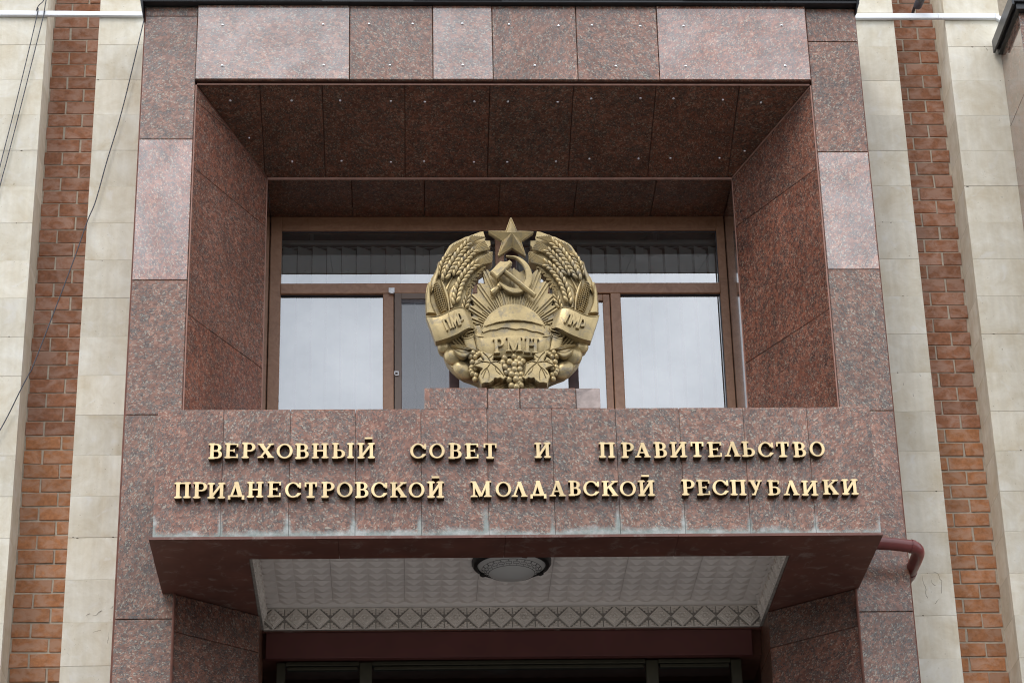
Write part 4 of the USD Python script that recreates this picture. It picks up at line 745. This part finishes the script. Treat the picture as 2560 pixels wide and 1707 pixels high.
lf.tube([(320, 1114, 62), (400, 1124, 66), (470, 1142, 62)], 3, k=4).tube([(340, 1154, 72), (400, 1178, 76), (462, 1174, 72)], 3, k=4)
both(lf, 'leaf', 60)
gs = Rel()
for u, v in ((488, 1166), (540, 1172), (522, 1182), (464, 1196), (505, 1200), (480, 1240), (474, 1282), (505, 1290), (482, 1330), (508, 1342), (500, 1375), (470, 1310), (515, 1245)): gs.ball(u, v, 23, 23, 17, 0, 44, 2)
both(gs, 'grape_cluster', 58)
vl = [(628, 1256), (580, 1240), (545, 1170), (562, 1165), (600, 1180), (640, 1185), (648, 1212), (632, 1240), (668, 1238), (710, 1256), (716, 1300), (728, 1350), (752, 1368), (742, 1372), (722, 1385), (700, 1370), (680, 1378), (655, 1372), (640, 1395), (612, 1412), (580, 1410), (552, 1418), (530, 1362), (545, 1322), (568, 1302), (540, 1290), (488, 1276), (500, 1262), (520, 1232), (548, 1212), (560, 1238), (596, 1250)]
veins = ([(628, 1258), (590, 1310), (560, 1380)], [(628, 1258), (680, 1300), (730, 1362)], [(628, 1258), (560, 1250), (496, 1274)], [(628, 1258), (600, 1210), (564, 1175)], [(628, 1258), (670, 1248), (706, 1262)], [(605, 1290), (575, 1312), (548, 1350)], [(598, 1304), (612, 1345), (608, 1398)], [(660, 1285), (668, 1320), (700, 1350)], [(575, 1252), (540, 1240), (528, 1246)], [(608, 1222), (632, 1208), (640, 1196)])
vp = Polygon(vl).buffer(7).buffer(-4)
lv = Rel().plate(vp, 10, 66, 3).plate(vp.buffer(-2).difference(unary_union([LineString(smoothline(q, 8)).buffer(3.2 if i < 5 else 2.2, cap_style=2) for i, q in enumerate(veins)])), 60, 80, 3)
both(lv, 'vine_leaf', 72)
gr = Rel()
for u, v, h in ((738, 1203, 52), (815, 1192, 52), (858, 1208, 52), (722, 1243, 56), (778, 1238, 60), (832, 1238, 56), (738, 1280, 60), (815, 1262, 66), (860, 1255, 58), (884, 1228, 48), (775, 1308, 56), (815, 1305, 68), (858, 1300, 62), (748, 1320, 50), (790, 1342, 68), (868, 1340, 60), (830, 1345, 64), (772, 1378, 58), (825, 1382, 72), (862, 1375, 58), (790, 1425, 58), (862, 1420, 56), (828, 1438, 64), (845, 1405, 58)):
    gr.ball(u, v, 27, 26, 18, 0, h, 2)
gr.done('grape_bunch', 72)
# ribbons
def ribbon(mirror):
    f = mir if mirror else (lambda P: P)
    r = Rel().strip(f([(112, 864), (160, 882), (225, 876), (290, 846), (355, 816), (412, 808), (472, 832)]), f([(188, 1068), (230, 1070), (300, 1052), (365, 1024), (420, 990), (462, 968), (502, 962)]), 0, (58, 78, 84, 84, 80, 70, 40), (58, 78, 86, 86, 82, 72, 44), 6, N=30)
    r.tube(np.c_[smoothline(f([(112, 866), (160, 884), (225, 878), (290, 848), (355, 818), (412, 810), (472, 834)]), 24), np.interp(np.linspace(0, 1, 24), np.linspace(0, 1, 7), (58, 79, 85, 85, 81, 71, 41))], 4.5, k=6)
    return r
rb = [ribbon(False).done('ribbon_band', 80), ribbon(True).done('ribbon_band', 80)]
def let(lines, w_, parent, h0, h1, ref):
    p = unary_union([LineString(l).buffer(w_, cap_style=2, join_style=2) for l in lines]); Rel().plate(p, h0, h1, 3).done('letter', ref, 30, parent)
z2 = lambda L: [(x * .5 + 65.3, y * .5 + 718.5) for x, y in L]
z3 = lambda L: [(x * .5 + 849, y * .5 + 718.5) for x, y in L]
let([z2([(437, 560), (366, 395), (425, 367), (496, 530)])], 8.5, rb[0], 70, 110, 100)
let([z2([(535, 518), (485, 340), (560, 455), (565, 310), (632, 480)])], 8.0, rb[0], 70, 110, 100)
let([z2([(650, 470), (592, 292), (640, 282), (668, 330), (684, 380), (655, 402), (626, 400)])], 8.0, rb[0], 70, 110, 100)
let([z3([(750, 438), (828, 298), (872, 314), (815, 474)])], 8.5, rb[1], 70, 110, 100)
let([z3([(835, 478), (905, 340), (905, 455), (988, 372), (940, 530)])], 8.0, rb[1], 70, 110, 100)
let([z3([(965, 535), (1030, 378), (1075, 392), (1080, 440), (1060, 488), (1010, 490)])], 8.0, rb[1], 70, 110, 100)
cr = Rel().strip([(505, 1045), (560, 1058), (640, 1050), (740, 1040), (812, 1036), (884, 1040), (984, 1050), (1064, 1058), (1119, 1045)], [(530, 1180), (580, 1190), (650, 1198), (740, 1196), (812, 1192), (884, 1196), (974, 1198), (1044, 1190), (1094, 1180)], 0, (44, 70, 62, 62, 64, 62, 62, 70, 44), (36, 60, 52, 50, 52, 50, 52, 60, 36), 6, N=36)
rc_ = cr.done('ribbon_centre', 66)
def fold(m):
    f = mir if m else (lambda P: P)
    r = Rel().strip(f([(505, 942), (545, 940), (558, 962), (540, 985), (512, 1005), (508, 1030), (530, 1048), (570, 1052)]), f([(505, 1045), (545, 1060), (560, 1070), (548, 1090), (528, 1110), (524, 1140), (545, 1165), (575, 1172)]), 0, (40, 50, 46, 40, 40, 56, 62, 62), (40, 46, 44, 38, 40, 50, 56, 56), 0, N=36)
    r.strip(f([(400, 1010), (402, 1040), (425, 1060), (470, 1052), (496, 1030), (480, 1018), (448, 1030)]), f([(430, 1120), (435, 1135), (455, 1150), (490, 1150), (520, 1160), (520, 1150), (500, 1140)]), 0, (30, 44, 54, 56, 48, 40, 34), (30, 40, 48, 50, 44, 38, 32), 0, N=30)
    for q, h in (([(505, 942), (545, 940), (558, 962), (540, 985), (512, 1005), (508, 1030), (530, 1048), (575, 1053)], (42, 52, 48, 42, 42, 58, 64, 66)), ([(448, 1030), (430, 1018), (450, 1005), (500, 992), (512, 968)], (36, 40, 46, 50, 50)), ([(398, 1005), (402, 1040), (425, 1060), (470, 1052), (496, 1030), (480, 1018), (446, 1030)], (32, 46, 56, 58, 50, 42, 36))):
        r.tube(np.c_[smoothline(f(q), 28), np.interp(np.linspace(0, 1, 28), np.linspace(0, 1, len(h)), h)], 4.5, k=6)
    return r
fold(False).done('ribbon_fold', 56); fold(True).done('ribbon_fold', 56)
for c, a, b, t, u_, rt in (('Р', 650, 738, 1058, 1172, -4), ('М', 750, 884, 1050, 1162, 0), ('Н', 900, 1012, 1056, 1172, 4)):
    h_ = u_ - t; p = affinity.scale(glyph(c, (b - a) / h_), h_, -h_, origin=(0, 0)); p = affinity.rotate(affinity.translate(p, a, u_), rt, origin='center'); Rel().plate(p, 50, 84, 4).done('letter', 82, 30, rc_)

# ------------------------------------------------------------------ trunking, cables, drainpipe, camera
def trunk(lab, pieces):
    t = thing('cable_trunking', lab, 'trunking', (pieces[0][0], YC, 12.15), 'white cable trunking across the pilasters')
    for i, (x0, z0, x1, z1, z0t, z1t) in enumerate(pieces):
        part(t, 'duct', hull([(x0, y, z) for y in (YC - .004, YC - .026) for z in (z0, z0t)] + [(x1, y, z) for y in (YC - .004, YC - .026) for z in (z1, z1t)]), M['white_plastic'])
        part(t, 'duct_lid', hull([(x0, y, z) for y in (YC - .0265, YC - .031) for z in (z0 + .004, z0t - .003)] + [(x1, y, z) for y in (YC - .0265, YC - .031) for z in (z1 + .004, z1t - .003)]), M['white_plastic'])
trunk('white plastic cable trunking left of the portal', [(-3.3, 12.158, -1.90, 12.154, 12.205, 12.194)])
trunk('white plastic cable trunking right of the portal with a bent end', [(3.335, 12.147, 4.10, 12.150, 12.197, 12.200), (4.102, 12.150, 4.545, 12.151, 12.200, 12.201), (4.547, 12.151, 4.66, 12.07, 12.201, 12.12)])
for lab, pts in (('thin dark cable looping over the white trunking at the far left', [(-2.713, YC - .05, 12.40), (-2.73, YC - .05, 12.28), (-2.765, YC - .045, 12.235), (-2.78, YC - .04, 12.194), (-2.776, YC - .035, 12.14), (-2.891, YC - .02, 11.339), (-2.962, YC - .02, 10.867), (-3.05, YC - .02, 10.2)]),
                 ('straight thin dark cable right of the looped one at the far left', [(-2.70, YC - .05, 12.42), (-2.713, YC - .045, 12.284), (-2.725, YC - .036, 12.16), (-2.728, YC - .036, 12.13), (-2.85, YC - .02, 11.339), (-2.921, YC - .02, 10.884), (-2.951, YC - .02, 10.699), (-3.02, YC - .02, 10.2)]),
                 ('long slack black cable from the portal corner down across the left brick strip', [(-1.93, YC - .05, 12.28), (-1.962, YC - .04, 12.142), (-2.093, YC - .03, 11.34), (-2.187, YC - .03, 10.884), (-2.252, YC - .03, 10.548), (-2.301, YC - .035, 10.382), (-2.398, YC - .04, 9.998), (-2.606, YC - .045, 9.257), (-2.644, YC - .045, 9.151), (-2.695, YC - .04, 9.03), (-2.816, YC - .03, 8.733), (-3.05, YC - .03, 8.25)])):
    c = thing('cable', lab, 'cable', pts[-1]); part(c, 'wire', tube(smoothline(pts, 60), .0042 if 'long' in lab else .0038, 6), M['cable'], smooth=True)
dp = thing('drainpipe', 'dark red drainpipe elbow poking out beside the canopy on the right', 'pipe', (3.2, -.2, 7.45))
pp = smoothline([(2.95, -.28, 7.520), (3.15, -.28, 7.507), (3.26, -.275, 7.496), (3.325, -.262, 7.488), (3.358, -.21, 7.475), (3.362, -.10, 7.462), (3.358, .10, 7.45), (3.352, .30, 7.44)], 40)
part(dp, 'pipe', tube(pp, .042, 18), M['pipe_paint'], smooth=40)
part(dp, 'coupling', tube([pp[14], pp[15], pp[16]], .046, 18), M['pipe_paint'], smooth=40); part(dp, 'coupling', tube([pp[33], pp[35]], .047, 18), M['pipe_paint'], smooth=40)
part(dp, 'lower_pipe', tube([(3.352, .30, 7.44), (3.352, .45, 7.40), (3.352, .52, 7.3), (3.352, .54, 4.0)], .036, 14), M['pipe_paint'], smooth=40)
cc = thing('security_camera', 'small black security camera on the right brick strip at the picture top', 'camera', (3.96, YB, 12.33))
part(cc, 'housing', tube([(3.955, .45, 12.255), (3.965, .62, 12.30)], .033, 16), M['cable'], smooth=40); part(cc, 'lens_hood', tube([(3.952, .42, 12.248), (3.955, .449, 12.255)], (.036, .035), 16), M['lamp_metal'], smooth=40)
part(cc, 'arm', tube([(3.965, .60, 12.31), (3.97, .75, 12.37), (3.97, .916, 12.37)], .012, 8), M['cable'], smooth=40)
